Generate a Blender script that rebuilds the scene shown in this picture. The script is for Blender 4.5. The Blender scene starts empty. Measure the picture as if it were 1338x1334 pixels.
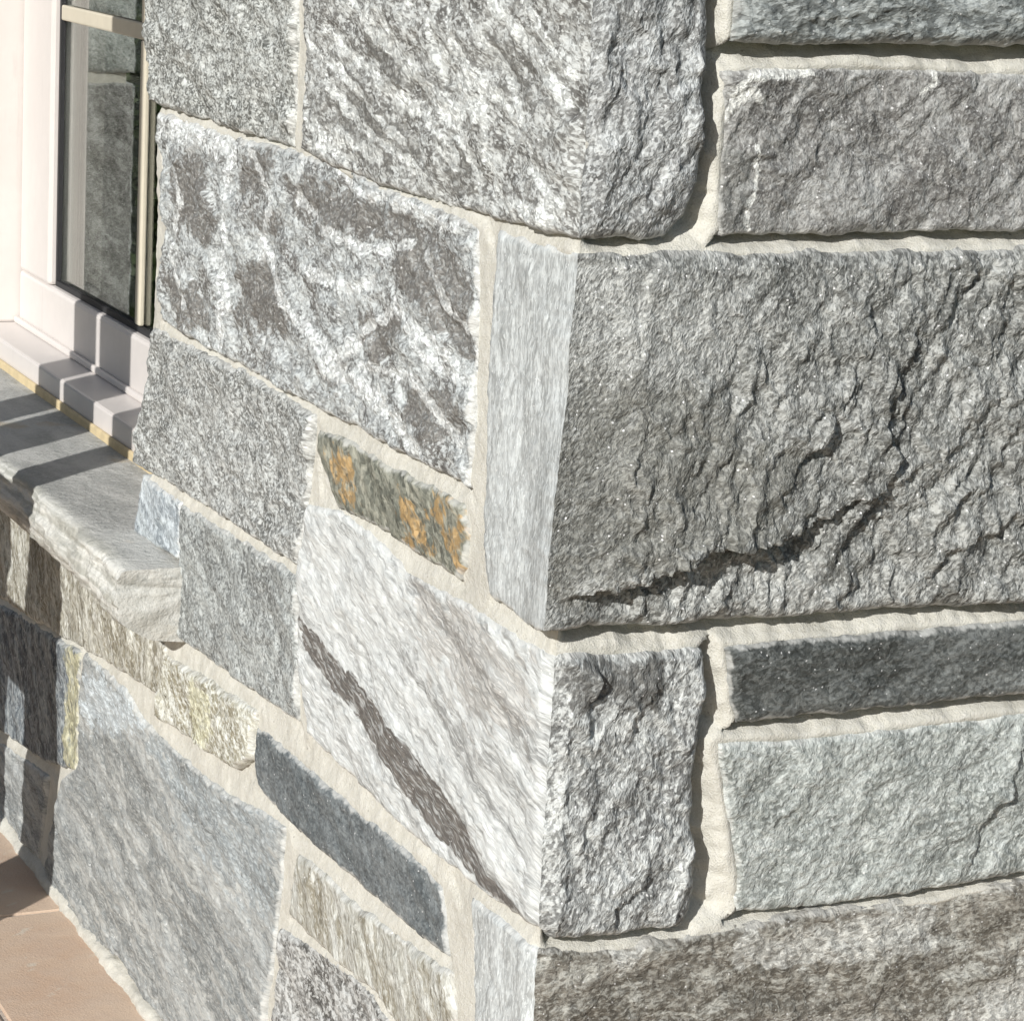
import bpy, math, random
import numpy as np
from mathutils import Matrix, Vector
random.seed(7)
R_ = math.radians

# ------------------------------------------------------------------ camera, sky, sun, exposure
CAM_LOC = (-1.11774, -2.27745, 0.57102)
CAM_ROT = [(0.909404, 0.04413, -0.413565), (-0.412516, 0.222531, -0.883352), (0.053049, 0.973926, 0.220575)]
FOCAL_PX = 3618.45

scene = bpy.context.scene
cam = bpy.data.cameras.new('camera')
cam_ob = bpy.data.objects.new('camera', cam)
scene.collection.objects.link(cam_ob)
cam.sensor_fit = 'HORIZONTAL'; cam.sensor_width = 36.0
cam.lens = 36.0 * FOCAL_PX / 1338.0
cam.clip_start = 0.05; cam.clip_end = 2000
m = Matrix.Identity(4)
for i in range(3):
    for j in range(3):
        m[i][j] = CAM_ROT[i][j]
    m[i][3] = CAM_LOC[i]
cam_ob.matrix_world = m
scene.camera = cam_ob
scene.cycles.max_bounces = 6; scene.cycles.diffuse_bounces = 3; scene.cycles.glossy_bounces = 4; scene.cycles.transmission_bounces = 6

SUN_ELEV = R_(26.0)
SUN_AZ = math.atan2(-0.644, -0.765)          # direction towards the sun in the xy plane
sun_dir = Vector((math.cos(SUN_AZ) * math.cos(SUN_ELEV), math.sin(SUN_AZ) * math.cos(SUN_ELEV), math.sin(SUN_ELEV)))
world = bpy.data.worlds.new('World'); scene.world = world; world.use_nodes = True
wn = world.node_tree.nodes; wl = world.node_tree.links; wn.clear()
sky = wn.new('ShaderNodeTexSky'); sky.sky_type = 'NISHITA'; sky.sun_disc = False
sky.sun_elevation = SUN_ELEV
sky.sun_rotation = math.atan2(sun_dir.x, sun_dir.y)
bg = wn.new('ShaderNodeBackground'); bg.inputs['Strength'].default_value = 0.07
wo = wn.new('ShaderNodeOutputWorld')
wl.new(sky.outputs[0], bg.inputs['Color']); wl.new(bg.outputs[0], wo.inputs['Surface'])
sl = bpy.data.lights.new('sun', 'SUN'); sl.energy = 4.5; sl.angle = R_(0.55); sl.color = (1.0, 0.98, 0.945)
so = bpy.data.objects.new('sun', sl); scene.collection.objects.link(so)
so.rotation_euler = sun_dir.to_track_quat('Z', 'Y').to_euler(); so.location = (-6, -6, 5)
scene.view_settings.view_transform = 'Standard'; scene.view_settings.look = 'None'
scene.view_settings.exposure = 0.12; scene.view_settings.gamma = 1.0
scene.view_settings.use_curve_mapping = False

GROUND = -1.007

# ------------------------------------------------------------------ helpers
def link(o, parent=None):
    scene.collection.objects.link(o)
    if parent is not None:
        o.parent = parent
    return o

def tag(o, label=None, cat=None, group=None, kind=None):
    if label: o['label'] = label
    if cat: o['category'] = cat
    if group: o['group'] = group
    if kind: o['kind'] = kind
    return o

def empty(name, loc=(0, 0, 0)):
    o = bpy.data.objects.new(name, None); o.location = loc; o.empty_display_size = 0.1
    return link(o)

def fast_mesh(name, V, Q, mats, uv=None, attrs=None, mat_idx=None, parent=None, smooth=True):
    me = bpy.data.meshes.new(name)
    V = np.asarray(V, np.float32); Q = np.asarray(Q, np.int32)
    me.vertices.add(len(V)); me.vertices.foreach_set('co', V.ravel())
    me.loops.add(Q.size); me.loops.foreach_set('vertex_index', Q.ravel())
    me.polygons.add(len(Q))
    me.polygons.foreach_set('loop_start', np.arange(0, Q.size, 4, dtype=np.int32))
    me.polygons.foreach_set('use_smooth', np.full(len(Q), smooth, dtype=bool))
    for mt in mats: me.materials.append(mt)
    if mat_idx is not None:
        me.polygons.foreach_set('material_index', np.asarray(mat_idx, np.int32))
    if uv is not None:
        l = me.uv_layers.new(name='st')
        l.data.foreach_set('uv', np.asarray(uv, np.float32)[Q.ravel()].ravel())
    for k, a in (attrs or {}).items():
        at = me.attributes.new(k, 'FLOAT', 'POINT')
        at.data.foreach_set('value', np.asarray(a, np.float32))
    me.update(calc_edges=True); me.validate()
    return link(bpy.data.objects.new(name, me), parent)

def box_mesh(name, boxes, mat, parent=None, bevel=0.0, segs=2):
    """boxes: list of (x0,x1,y0,y1,z0,z1) joined into one part"""
    V = []; Q = []
    for (x0, x1, y0, y1, z0, z1) in boxes:
        b = len(V)
        V += [(x0, y0, z0), (x1, y0, z0), (x1, y1, z0), (x0, y1, z0), (x0, y0, z1), (x1, y0, z1), (x1, y1, z1), (x0, y1, z1)]
        Q += [[b + i for i in q] for q in ((0, 3, 2, 1), (4, 5, 6, 7), (0, 1, 5, 4), (1, 2, 6, 5), (2, 3, 7, 6), (3, 0, 4, 7))]
    o = fast_mesh(name, V, Q, [mat], parent=parent, smooth=False)
    if bevel:
        md = o.modifiers.new('bevel', 'BEVEL'); md.width = bevel; md.segments = segs; md.limit_method = 'ANGLE'
    return o

# vectorised gradient noise
def _hash(ix, iy, seed):
    h = (ix.astype(np.int64) * 374761393 + iy.astype(np.int64) * 668265263 + seed * 1442695041) & 0xffffffff
    h = ((h ^ (h >> 13)) * 1274126177) & 0xffffffff
    h = ((h ^ (h >> 16)) * 2246822519) & 0xffffffff
    return (h ^ (h >> 15)) & 0xffffffff

def perlin(x, y, seed=0):
    ix = np.floor(x); iy = np.floor(y); fx = x - ix; fy = y - iy
    ux = fx * fx * fx * (fx * (fx * 6 - 15) + 10); uy = fy * fy * fy * (fy * (fy * 6 - 15) + 10)
    def g(dx, dy):
        a = _hash(ix + dx, iy + dy, seed).astype(np.float64) * (2 * math.pi / 4294967296.0)
        return np.cos(a) * (fx - dx) + np.sin(a) * (fy - dy)
    a = g(0, 0); b = g(1, 0); c = g(0, 1); d = g(1, 1)
    return ((a + (b - a) * ux) + ((c + (d - c) * ux) - (a + (b - a) * ux)) * uy) * 1.5

def fbm(x, y, seed=0, octaves=4, gain=0.5):
    t = np.zeros_like(x); a = 1.0; f = 1.0
    for k in range(octaves):
        t += a * perlin(x * f + 17.3 * k, y * f - 9.1 * k, seed + k * 31); a *= gain; f *= 2.03
    return t

def ridged(x, y, seed=0, octaves=4, gain=0.5):
    t = np.zeros_like(x); a = 1.0; f = 1.0
    for k in range(octaves):
        t += a * (1 - 2 * np.abs(perlin(x * f + 5.3 * k, y * f + 3.7 * k, seed + k * 17))); a *= gain; f *= 2.1
    return t

def sstep(a, b, x):
    t = np.clip((x - a) / (b - a), 0, 1); return t * t * (3 - 2 * t)

def seg_dist(P, poly, closed=True):
    """distance, nearest vector and side to a polyline"""
    best = np.full(len(P), 1e9); bv = np.zeros((len(P), 2)); side = np.zeros(len(P))
    n = len(poly)
    for i in range(n if closed else n - 1):
        a = np.array(poly[i]); b = np.array(poly[(i + 1) % n]); d = b - a
        L2 = max(float(d @ d), 1e-12)
        t = np.clip(((P - a) @ d) / L2, 0, 1)
        v = a + t[:, None] * d - P
        q = (v * v).sum(1); k = q < best - 1e-14
        best[k] = q[k]; bv[k] = v[k]
        cr = d[0] * (P[:, 1] - a[1]) - d[1] * (P[:, 0] - a[0])
        side[k] = np.sign(cr[k])
    return np.sqrt(best), bv, side

def inside(P, poly):
    r = np.zeros(len(P), bool); n = len(poly)
    for i in range(n):
        x0, y0 = poly[i]; x1, y1 = poly[(i + 1) % n]
        if y0 == y1: continue
        c = ((y0 > P[:, 1]) != (y1 > P[:, 1])) & (P[:, 0] < (x1 - x0) * (P[:, 1] - y0) / (y1 - y0) + x0)
        r ^= c
    return r

# ------------------------------------------------------------------ materials
class NT:
    def __init__(self, name):
        self.mat = bpy.data.materials.new(name); self.mat.use_nodes = True
        self.t = self.mat.node_tree; self.t.nodes.clear()
        self.out = self.t.nodes.new('ShaderNodeOutputMaterial')
        self.bsdf = self.t.nodes.new('ShaderNodeBsdfPrincipled')
        self.t.links.new(self.bsdf.outputs[0], self.out.inputs['Surface'])
    def n(self, typ, **kw):
        nd = self.t.nodes.new(typ)
        for k, v in kw.items(): setattr(nd, k, v)
        return nd
    def set(self, sock, v):
        if isinstance(v, bpy.types.NodeSocket): self.t.links.new(v, sock)
        elif isinstance(v, (tuple, list)) and sock.type == 'RGBA' and len(v) == 3: sock.default_value = (*v, 1)
        else: sock.default_value = v
    def coords(self, kind='uv'):
        if kind == 'uv':
            nd = self.n('ShaderNodeUVMap'); nd.uv_map = 'st'; return nd.outputs[0]
        return self.n('ShaderNodeTexCoord').outputs['Object']
    def mapping(self, vec, rot=0.0, scale=(1, 1, 1), loc=(0, 0, 0)):
        # rotate first (so that the first axis lies along the grain), then scale
        a = self.n('ShaderNodeMapping'); self.set(a.inputs[0], vec); a.inputs['Rotation'].default_value = (0, 0, -rot)
        b = self.n('ShaderNodeMapping'); self.set(b.inputs[0], a.outputs[0]); b.inputs['Scale'].default_value = scale
        b.inputs['Location'].default_value = loc
        return b.outputs[0]
    def noise(self, vec, scale, detail=4, rough=0.55, dist=0.0, typ='FBM'):
        nd = self.n('ShaderNodeTexNoise', noise_dimensions='3D', noise_type=typ)
        self.set(nd.inputs['Vector'], vec); nd.inputs['Scale'].default_value = scale
        nd.inputs['Detail'].default_value = detail; nd.inputs['Roughness'].default_value = rough
        nd.inputs['Distortion'].default_value = dist
        return nd.outputs['Fac']
    def vor(self, vec, scale, out='Color', feature='F1'):
        nd = self.n('ShaderNodeTexVoronoi', feature=feature); self.set(nd.inputs['Vector'], vec)
        nd.inputs['Scale'].default_value = scale; return nd.outputs[out]
    def ramp(self, f, a, b, lo=0.0, hi=1.0, interp='SMOOTHSTEP'):
        nd = self.n('ShaderNodeMapRange', interpolation_type=interp); self.set(nd.inputs[0], f)
        nd.inputs[1].default_value = a; nd.inputs[2].default_value = b; nd.inputs[3].default_value = lo; nd.inputs[4].default_value = hi
        return nd.outputs[0]
    def mix(self, f, a, b, blend='MIX'):
        nd = self.n('ShaderNodeMix', data_type='RGBA', blend_type=blend)
        self.set(nd.inputs[0], f); self.set(nd.inputs[6], a); self.set(nd.inputs[7], b); return nd.outputs[2]
    def math(self, op, a, b=None, clamp=False):
        nd = self.n('ShaderNodeMath', operation=op, use_clamp=clamp); self.set(nd.inputs[0], a)
        if b is not None: self.set(nd.inputs[1], b)
        return nd.outputs[0]
    def attr(self, name):
        nd = self.n('ShaderNodeAttribute'); nd.attribute_name = name; return nd.outputs['Fac']
    def bump(self, h, strength=1.0, dist=0.001, normal=None):
        nd = self.n('ShaderNodeBump'); nd.inputs['Strength'].default_value = strength; nd.inputs['Distance'].default_value = dist
        self.set(nd.inputs['Height'], h)
        if normal is not None: self.set(nd.inputs['Normal'], normal)
        return nd.outputs[0]
    def done(self, color, rough=0.7, normal=None, spec=0.3):
        self.set(self.bsdf.inputs['Base Color'], color); self.set(self.bsdf.inputs['Roughness'], rough)
        self.bsdf.inputs['Specular IOR Level'].default_value = spec
        if normal is not None: self.set(self.bsdf.inputs['Normal'], normal)
        return self.mat

HAZE = (0.66, 0.665, 0.64)

def stone_mat(name, dark, mid, light, ang=0.0, stretch=2.5, pf=14.0, pc=(0.42, 0.58), ff=170.0, fc=(0.40, 0.62),
              fine_dark=0.5, fleck=0.5, vein=0.0, vein_scale=9.0, a_col=None, b_col=None, a_amt=0.9, b_amt=0.8,
              bump=1.0, haze=0.7, seed=0.0, spec=0.35, glint=0.5, crev=0.5, fs=None, mc=1.0):
    tint = lambda c: None if c is None else (c[0] * .972, c[1] * .995, c[2] * .975)
    dark, mid, light, a_col, b_col = map(tint, (dark, mid, light, a_col, b_col))
    M = NT(name); uv = M.coords()
    sd = (seed, seed * 0.7, seed * 1.3)
    g = M.mapping(uv, R_(ang), (1.0 / stretch, 1, 1), sd)
    fgr = M.mapping(uv, R_(ang), (1.0 / (fs or 1 + (stretch - 1) * .35), 1, 1), sd)
    iso = M.mapping(uv, 0, (1, 1, 1), (seed * 2.1, seed, 0))
    gv = M.n('ShaderNodeVectorMath', operation='MULTIPLY_ADD'); wv = M.n('ShaderNodeTexNoise'); M.set(wv.inputs['Vector'], iso)
    wv.inputs['Scale'].default_value = 16.0; wv.inputs['Detail'].default_value = 2
    M.set(gv.inputs[0], wv.outputs['Color']); gv.inputs[1].default_value = (0.035, 0.035, 0.0); M.set(gv.inputs[2], g)
    gw = gv.outputs[0]
    patch = M.noise(gw, pf, 4, 0.62)
    col = M.mix(M.ramp(patch, *pc), dark, mid)
    med = M.noise(gw, pf * 4.2, 4, 0.68)
    col = M.mix(M.ramp(med, 0.47, 0.36, 0, 0.75 * mc), col, M.mix(1.0, dark, (0.6, 0.6, 0.6), 'MULTIPLY'))
    col = M.mix(M.ramp(med, 0.50, 0.62, 0, 0.8 * mc), col, light)
    # crystalline grain: dark and pale flecks a few millimetres long
    ff = ff * 2.3
    vg = M.n('ShaderNodeTexVoronoi'); M.set(vg.inputs['Vector'], fgr); vg.inputs['Scale'].default_value = ff * 0.95
    cell = M.n('ShaderNodeSeparateColor'); M.set(cell.inputs[0], vg.outputs['Color'])
    f1 = M.math('ADD', M.math('MULTIPLY', M.noise(fgr, ff * .7, 2, 0.7), 0.66), M.math('MULTIPLY', cell.outputs[0], 0.34))
    f2 = M.noise(fgr, ff * 0.45, 2, 0.7)
    col = M.mix(M.ramp(f1, 0.50, 0.37, 0, fine_dark), col, M.mix(1.0, dark, (0.45, 0.45, 0.45), 'MULTIPLY'))
    col = M.mix(M.ramp(f1, 0.51, 0.64, 0, fleck), col, light)
    col = M.mix(M.ramp(f2, 0.52, 0.66, 0, fleck * .65), col, light)
    if vein > 0:
        v = M.noise(gw, vein_scale, 2, 0.5, 0.6, 'RIDGED_MULTIFRACTAL')
        vm = M.math('MULTIPLY', M.ramp(v, 0.72, 0.98), M.ramp(med, 0.38, 0.55))
        col = M.mix(M.math('MULTIPLY', M.math('MULTIPLY', vm, M.ramp(f1, 0.36, 0.5)), vein), col, light)
    for nm, c, amt in (('maskb', b_col, b_amt), ('maska', a_col, a_amt)):
        if c is None: continue
        jag = M.noise(gw, 46, 4, 0.75)
        mk = M.math('ADD', M.attr(nm), M.math('MULTIPLY', M.math('SUBTRACT', jag, 0.5), 2.4))
        mk = M.ramp(mk, 0.36, 0.62)
        cc = M.mix(M.ramp(f1, 0.42, 0.66), c, M.mix(1.0, c, (1.7, 1.7, 1.7), 'MULTIPLY'))
        col = M.mix(M.math('MULTIPLY', M.math('MULTIPLY', mk, M.ramp(f2, 0.36, 0.52, 0.45, 1.0)), amt), col, cc)
    cr = M.ramp(f2, 0.42, 0.30, 0, crev)
    col = M.mix(cr, col, M.mix(1.0, col, (0.35, 0.34, 0.33), 'MULTIPLY'))
    # lime haze smeared along the joints
    e = M.attr('edge')
    hz = M.math('ADD', M.ramp(e, 0.0, 0.010, 0.46, 0.0), M.ramp(e, 0.0, 0.05, 0.12, 0.0))
    hz = M.math('ADD', hz, M.math('MULTIPLY', M.math('SUBTRACT', M.noise(iso, 48, 3, 0.7), 0.5), 1.2))
    hz = M.ramp(hz, 0.34, 0.62, 0, haze)
    col = M.mix(hz, col, HAZE)
    # mica glints: sparkle put into the colour as tiny white specks
    vo = M.n('ShaderNodeTexVoronoi'); M.set(vo.inputs['Vector'], iso); vo.inputs['Scale'].default_value = 330.0
    vc = M.n('ShaderNodeSeparateColor'); M.set(vc.inputs[0], vo.outputs['Color'])
    gl = M.math('MULTIPLY', M.math('GREATER_THAN', vc.outputs[0], 0.968), M.ramp(vo.outputs['Distance'], 0.42, 0.2))
    col = M.mix(M.math('MULTIPLY', gl, glint), col, (0.92, 0.92, 0.92))
    h = M.math('ADD', M.math('MULTIPLY', f1, 0.8), M.math('MULTIPLY', f2, 1.0))
    nm = M.bump(h, 1.0, 0.0030 * bump)
    return M.done(col, 0.62, nm, spec)

def mortar_mat():
    M = NT('lime mortar'); o = M.coords('obj')
    a = M.noise(o, 9, 5, 0.65); b = M.noise(o, 130, 4, 0.65); c = M.noise(o, 520, 2, 0.6); st = M.noise(o, 26, 5, 0.7)
    col = M.mix(M.ramp(a, 0.35, 0.65), (0.49, 0.476, 0.42), (0.575, 0.562, 0.50))
    col = M.mix(M.ramp(st, 0.56, 0.70, 0, 0.3), col, (0.36, 0.345, 0.30))
    col = M.mix(M.ramp(b, 0.42, 0.62, 0, 0.45), col, (0.62, 0.61, 0.565))
    col = M.mix(M.ramp(c, 0.40, 0.28, 0, 0.4), col, (0.27, 0.25, 0.21))
    col = M.mix(M.ramp(c, 0.60, 0.70, 0, 0.4), col, (0.72, 0.715, 0.68))
    pit = M.vor(o, 60, 'Distance')
    col = M.mix(M.math('MULTIPLY', M.ramp(pit, 0.12, 0.05), M.ramp(M.noise(o, 20), 0.48, 0.56, 0, 0.7)), col, (0.24, 0.22, 0.185))
    h = M.math('ADD', M.math('MULTIPLY', b, 1.0), M.math('MULTIPLY', c, 0.55))
    return M.done(col, 0.9, M.bump(h, 1.0, 0.0016), 0.15)

# ------------------------------------------------------------------ stone outlines, wall coordinates in metres
# s runs along the wall (s = x on the front face, s = -y on the window face), z is height
STONES = {
    'S1': ('L',[(-1.3424,0.5035),(-0.7819,0.4914)],[(-1.2888,0.2652),(-1.0215,0.2621),(-0.7659,0.2634)],[(-1.3428,0.4235),(-1.3252,0.334),(-1.3138,0.2792)],[(-0.7675,0.4272),(-0.7636,0.3403)]),
    'Q1L': ('L',[(-0.7338,0.4908),(0.0,0.4921)],[(-0.722,0.261),(-0.6204,0.2557),(-0.4382,0.2517),(-0.2745,0.2528),(-0.1622,0.255),(0.0,0.2602)],[(-0.7323,0.4293),(-0.7264,0.326)],[]),
    'Q1R': ('R',[(0.0,0.4925),(0.1206,0.5039)],[(0.0,0.2597),(0.0512,0.2596),(0.0895,0.2602)],[],[(0.1188,0.4761),(0.1184,0.4295),(0.1165,0.3818),(0.119,0.328),(0.1153,0.3024),(0.1058,0.2788)]),
    'S2': ('L',[(-1.2771,0.2471),(-1.1749,0.2471),(-0.9903,0.2445),(-0.9046,0.247),(-0.7185,0.2517),(-0.6198,0.2498),(-0.4807,0.2418),(-0.3837,0.2391),(-0.2725,0.2361),(-0.2301,0.2355)],[(-1.2446,-0.0206),(-1.0872,-0.0228),(-0.9357,-0.022),(-0.7679,-0.0236),(-0.639,-0.0228),(-0.5187,-0.0229),(-0.4061,-0.023),(-0.3213,-0.0226),(-0.2193,-0.0207)],[(-1.2771,0.2066),(-1.2412,0.1397),(-1.2386,0.0688),(-1.2497,0.0003)],[(-0.2205,0.1587),(-0.2176,0.1051),(-0.2128,0.0358)]),
    'Q2L': ('L',[(-0.1725,0.2357),(-0.089,0.236),(0.0,0.2371)],[(-0.1497,-0.1187),(-0.1052,-0.1189),(-0.06,-0.1209),(0.0,-0.1241)],[(-0.1728,0.1663),(-0.1731,0.0515),(-0.169,-0.0253)],[]),
    'Q2R': ('R',[(0.0,0.2386),(0.0367,0.239),(0.1992,0.2394),(0.3705,0.2392),(0.4938,0.2415),(0.5881,0.2425)],[(0.0,-0.1136),(0.1021,-0.1151),(0.229,-0.1153),(0.4062,-0.1159),(0.5343,-0.1179),(0.632,-0.1179)],[],[(0.6095,0.1064)]),
    'S3': ('L',[(-1.2737,-0.042),(-1.1175,-0.04),(-0.9054,-0.0357),(-0.657,-0.0415)],[(-1.3356,-0.2367),(-1.1007,-0.2289),(-0.8584,-0.2232),(-0.6972,-0.2205)],[(-1.2979,-0.0861),(-1.311,-0.1415),(-1.3416,-0.2065)],[(-0.6614,-0.0721),(-0.6706,-0.1286),(-0.6876,-0.1875)]),
    'B1': ('L',[(-1.3125,-0.2555),(-1.2251,-0.2534),(-1.1444,-0.2521)],[(-1.3423,-0.3352),(-1.2428,-0.3321),(-1.1548,-0.3236)],[(-1.3246,-0.2842)],[(-1.1416,-0.2848)]),
    'S4': ('L',[(-0.6378,-0.0574),(-0.5628,-0.0501),(-0.4181,-0.0516),(-0.2853,-0.0489),(-0.2255,-0.0491)],[(-0.6217,-0.0908),(-0.5668,-0.1233),(-0.4621,-0.1159),(-0.324,-0.1211),(-0.2323,-0.1214)],[(-0.6382,-0.0763)],[(-0.2154,-0.0675),(-0.2168,-0.1038)]),
    'S5': ('L',[(-1.1374,-0.2568),(-0.9436,-0.2483),(-0.6925,-0.2407)],[(-1.1356,-0.4305),(-0.9273,-0.4202),(-0.7829,-0.4141),(-0.6802,-0.4085)],[(-1.1324,-0.3139),(-1.1433,-0.3797)],[(-0.6934,-0.282),(-0.6816,-0.3446)]),
    'Q3L': ('L',[(-0.6657,-0.1512),(-0.5656,-0.1337),(-0.4481,-0.1393),(-0.4071,-0.1465),(-0.3666,-0.1568),(-0.2831,-0.1514),(-0.1669,-0.147),(-0.0759,-0.1499),(0.0,-0.1499)],[(-0.6303,-0.4122),(-0.4738,-0.4217),(-0.3217,-0.4268),(-0.1992,-0.4225),(-0.1286,-0.4212),(0.0,-0.4133)],[(-0.6876,-0.1875),(-0.6896,-0.2437),(-0.681,-0.3256),(-0.6529,-0.3692)],[]),
    'Q3R': ('R',[(0.0,-0.1452),(0.0139,-0.1428),(0.092,-0.1482),(0.1597,-0.1466)],[(0.0,-0.4147),(0.0187,-0.4271),(0.1045,-0.4313),(0.1559,-0.4331)],[],[(0.1659,-0.182),(0.1648,-0.2234),(0.1589,-0.2686),(0.1643,-0.3614),(0.169,-0.4127)]),
    'S6': ('L',[(-0.8146,-0.4648),(-0.6722,-0.4603),(-0.4694,-0.461),(-0.3074,-0.4565),(-0.2392,-0.4622)],[(-0.7995,-0.5304),(-0.7622,-0.537),(-0.5938,-0.5369),(-0.461,-0.5355),(-0.2989,-0.5284),(-0.2111,-0.5242)],[(-0.8158,-0.5108)],[(-0.2234,-0.4905)]),
    'S7': ('L',[(-1.1858,-0.4764),(-1.0256,-0.4595),(-0.8624,-0.4484),(-0.8222,-0.4454)],[(-1.213,-0.5648),(-1.0462,-0.5504),(-0.9463,-0.5421),(-0.8866,-0.5334),(-0.8337,-0.5045)],[(-1.1999,-0.5129)],[(-0.8279,-0.4749)]),
    'S8': ('L',[(-3.8564,-0.5559),(-2.3019,-0.5098),(-1.1902,-0.4647)],[(-3.86,-0.7471),(-2.0859,-0.6208),(-1.72,-0.5871),(-1.4267,-0.5531),(-1.2053,-0.5319)],[],[(-1.1941,-0.5004)]),
    'S9': ('L',[(-1.5718,-0.5834),(-1.3641,-0.5772),(-1.2708,-0.5955),(-1.1278,-0.5973),(-0.9147,-0.5854),(-0.76,-0.559),(-0.7102,-0.5597)],[(-1.6896,-0.9967),(-1.5632,-1.0109),(-1.364,-0.9756),(-1.239,-0.9892),(-1.0504,-0.985),(-0.785,-0.9706)],[(-1.5887,-0.637),(-1.5971,-0.7597),(-1.6963,-0.8211),(-1.7319,-0.8905),(-1.7714,-0.9867)],[(-0.7161,-0.6364),(-0.7399,-0.7583),(-0.7661,-0.8668)]),
    'S10': ('L',[(-2.9775,-0.7155),(-2.085,-0.6389),(-1.7105,-0.5991),(-1.6088,-0.5867)],[(-2.9737,-0.9775),(-2.0748,-0.845),(-1.7866,-0.81),(-1.6134,-0.7686)],[],[(-1.6109,-0.6795)]),
    'S11': ('L',[(-2.9732,-1.0087),(-2.0734,-0.874),(-1.8541,-0.8442),(-1.767,-0.834)],[(-2.9712,-1.1467),(-2.0664,-1.017),(-1.8503,-0.9927)],[],[(-1.7902,-0.9038)]),
    'S12': ('L',[(-0.6497,-0.5736),(-0.5453,-0.5659),(-0.5003,-0.571),(-0.4155,-0.5643),(-0.2682,-0.5516),(-0.1965,-0.5433)],[(-0.6761,-0.6532),(-0.5484,-0.652),(-0.3977,-0.6393),(-0.3323,-0.6544),(-0.1951,-0.6381)],[(-0.669,-0.6183)],[(-0.1832,-0.5857)]),
    'S13': ('L',[(-0.7078,-0.6898),(-0.5571,-0.6649),(-0.4261,-0.6562),(-0.3487,-0.6675),(-0.1426,-0.654)],[(-0.7425,-0.9598),(-0.3893,-0.9602),(-0.1259,-0.9513)],[(-0.7098,-0.8066)],[(-0.1393,-0.7126)]),
    'Q4L': ('L',[(-0.1527,-0.4457),(-0.0732,-0.4407),(0.0,-0.4394)],[(-0.123,-0.5736),(0.0,-0.5755)],[(-0.1408,-0.5095)],[]),
    'Q4R': ('R',[(0.0,-0.4486),(0.0806,-0.4535),(0.122,-0.4511),(0.2223,-0.4464),(0.2991,-0.4394),(0.4644,-0.4417),(0.4961,-0.4366),(0.57,-0.4343),(0.6903,-0.4313)],[(0.0,-0.584),(0.27,-0.604),(0.7159,-0.6382)],[],[(0.7076,-0.5299)]),
    'T1': ('R',[(0.1394,0.539),(0.5495,0.5597)],[(0.146,0.4372),(0.1825,0.4381),(0.3502,0.4409),(0.5634,0.4455)],[(0.1468,0.477)],[]),
    'T2': ('R',[(0.1431,0.4125),(0.2058,0.4153),(0.3035,0.4189),(0.3732,0.4182),(0.4528,0.4155),(0.5668,0.4179)],[(0.1497,0.2586),(0.242,0.2583),(0.3188,0.2595),(0.3974,0.2608),(0.5856,0.2634)],[(0.1455,0.3823),(0.1461,0.3439),(0.1448,0.2989)],[(0.5809,0.3401)]),
    'T3': ('R',[(0.1869,-0.1461),(0.2566,-0.1445),(0.3853,-0.1434),(0.5369,-0.1409),(0.6446,-0.141)],[(0.207,-0.2252),(0.3058,-0.2234),(0.438,-0.2214),(0.5458,-0.2197),(0.6544,-0.221)],[(0.1973,-0.2008)],[(0.6494,-0.1805)]),
    'T4': ('R',[(0.1878,-0.2441),(0.2912,-0.2487),(0.3956,-0.2474),(0.5483,-0.2422),(0.6617,-0.2401)],[(0.2233,-0.4268),(0.3247,-0.4322),(0.4591,-0.4267),(0.5683,-0.4195),(0.6832,-0.4149)],[(0.1917,-0.2714),(0.2033,-0.3187),(0.221,-0.3875)],[(0.6711,-0.3088)]),
}
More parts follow.
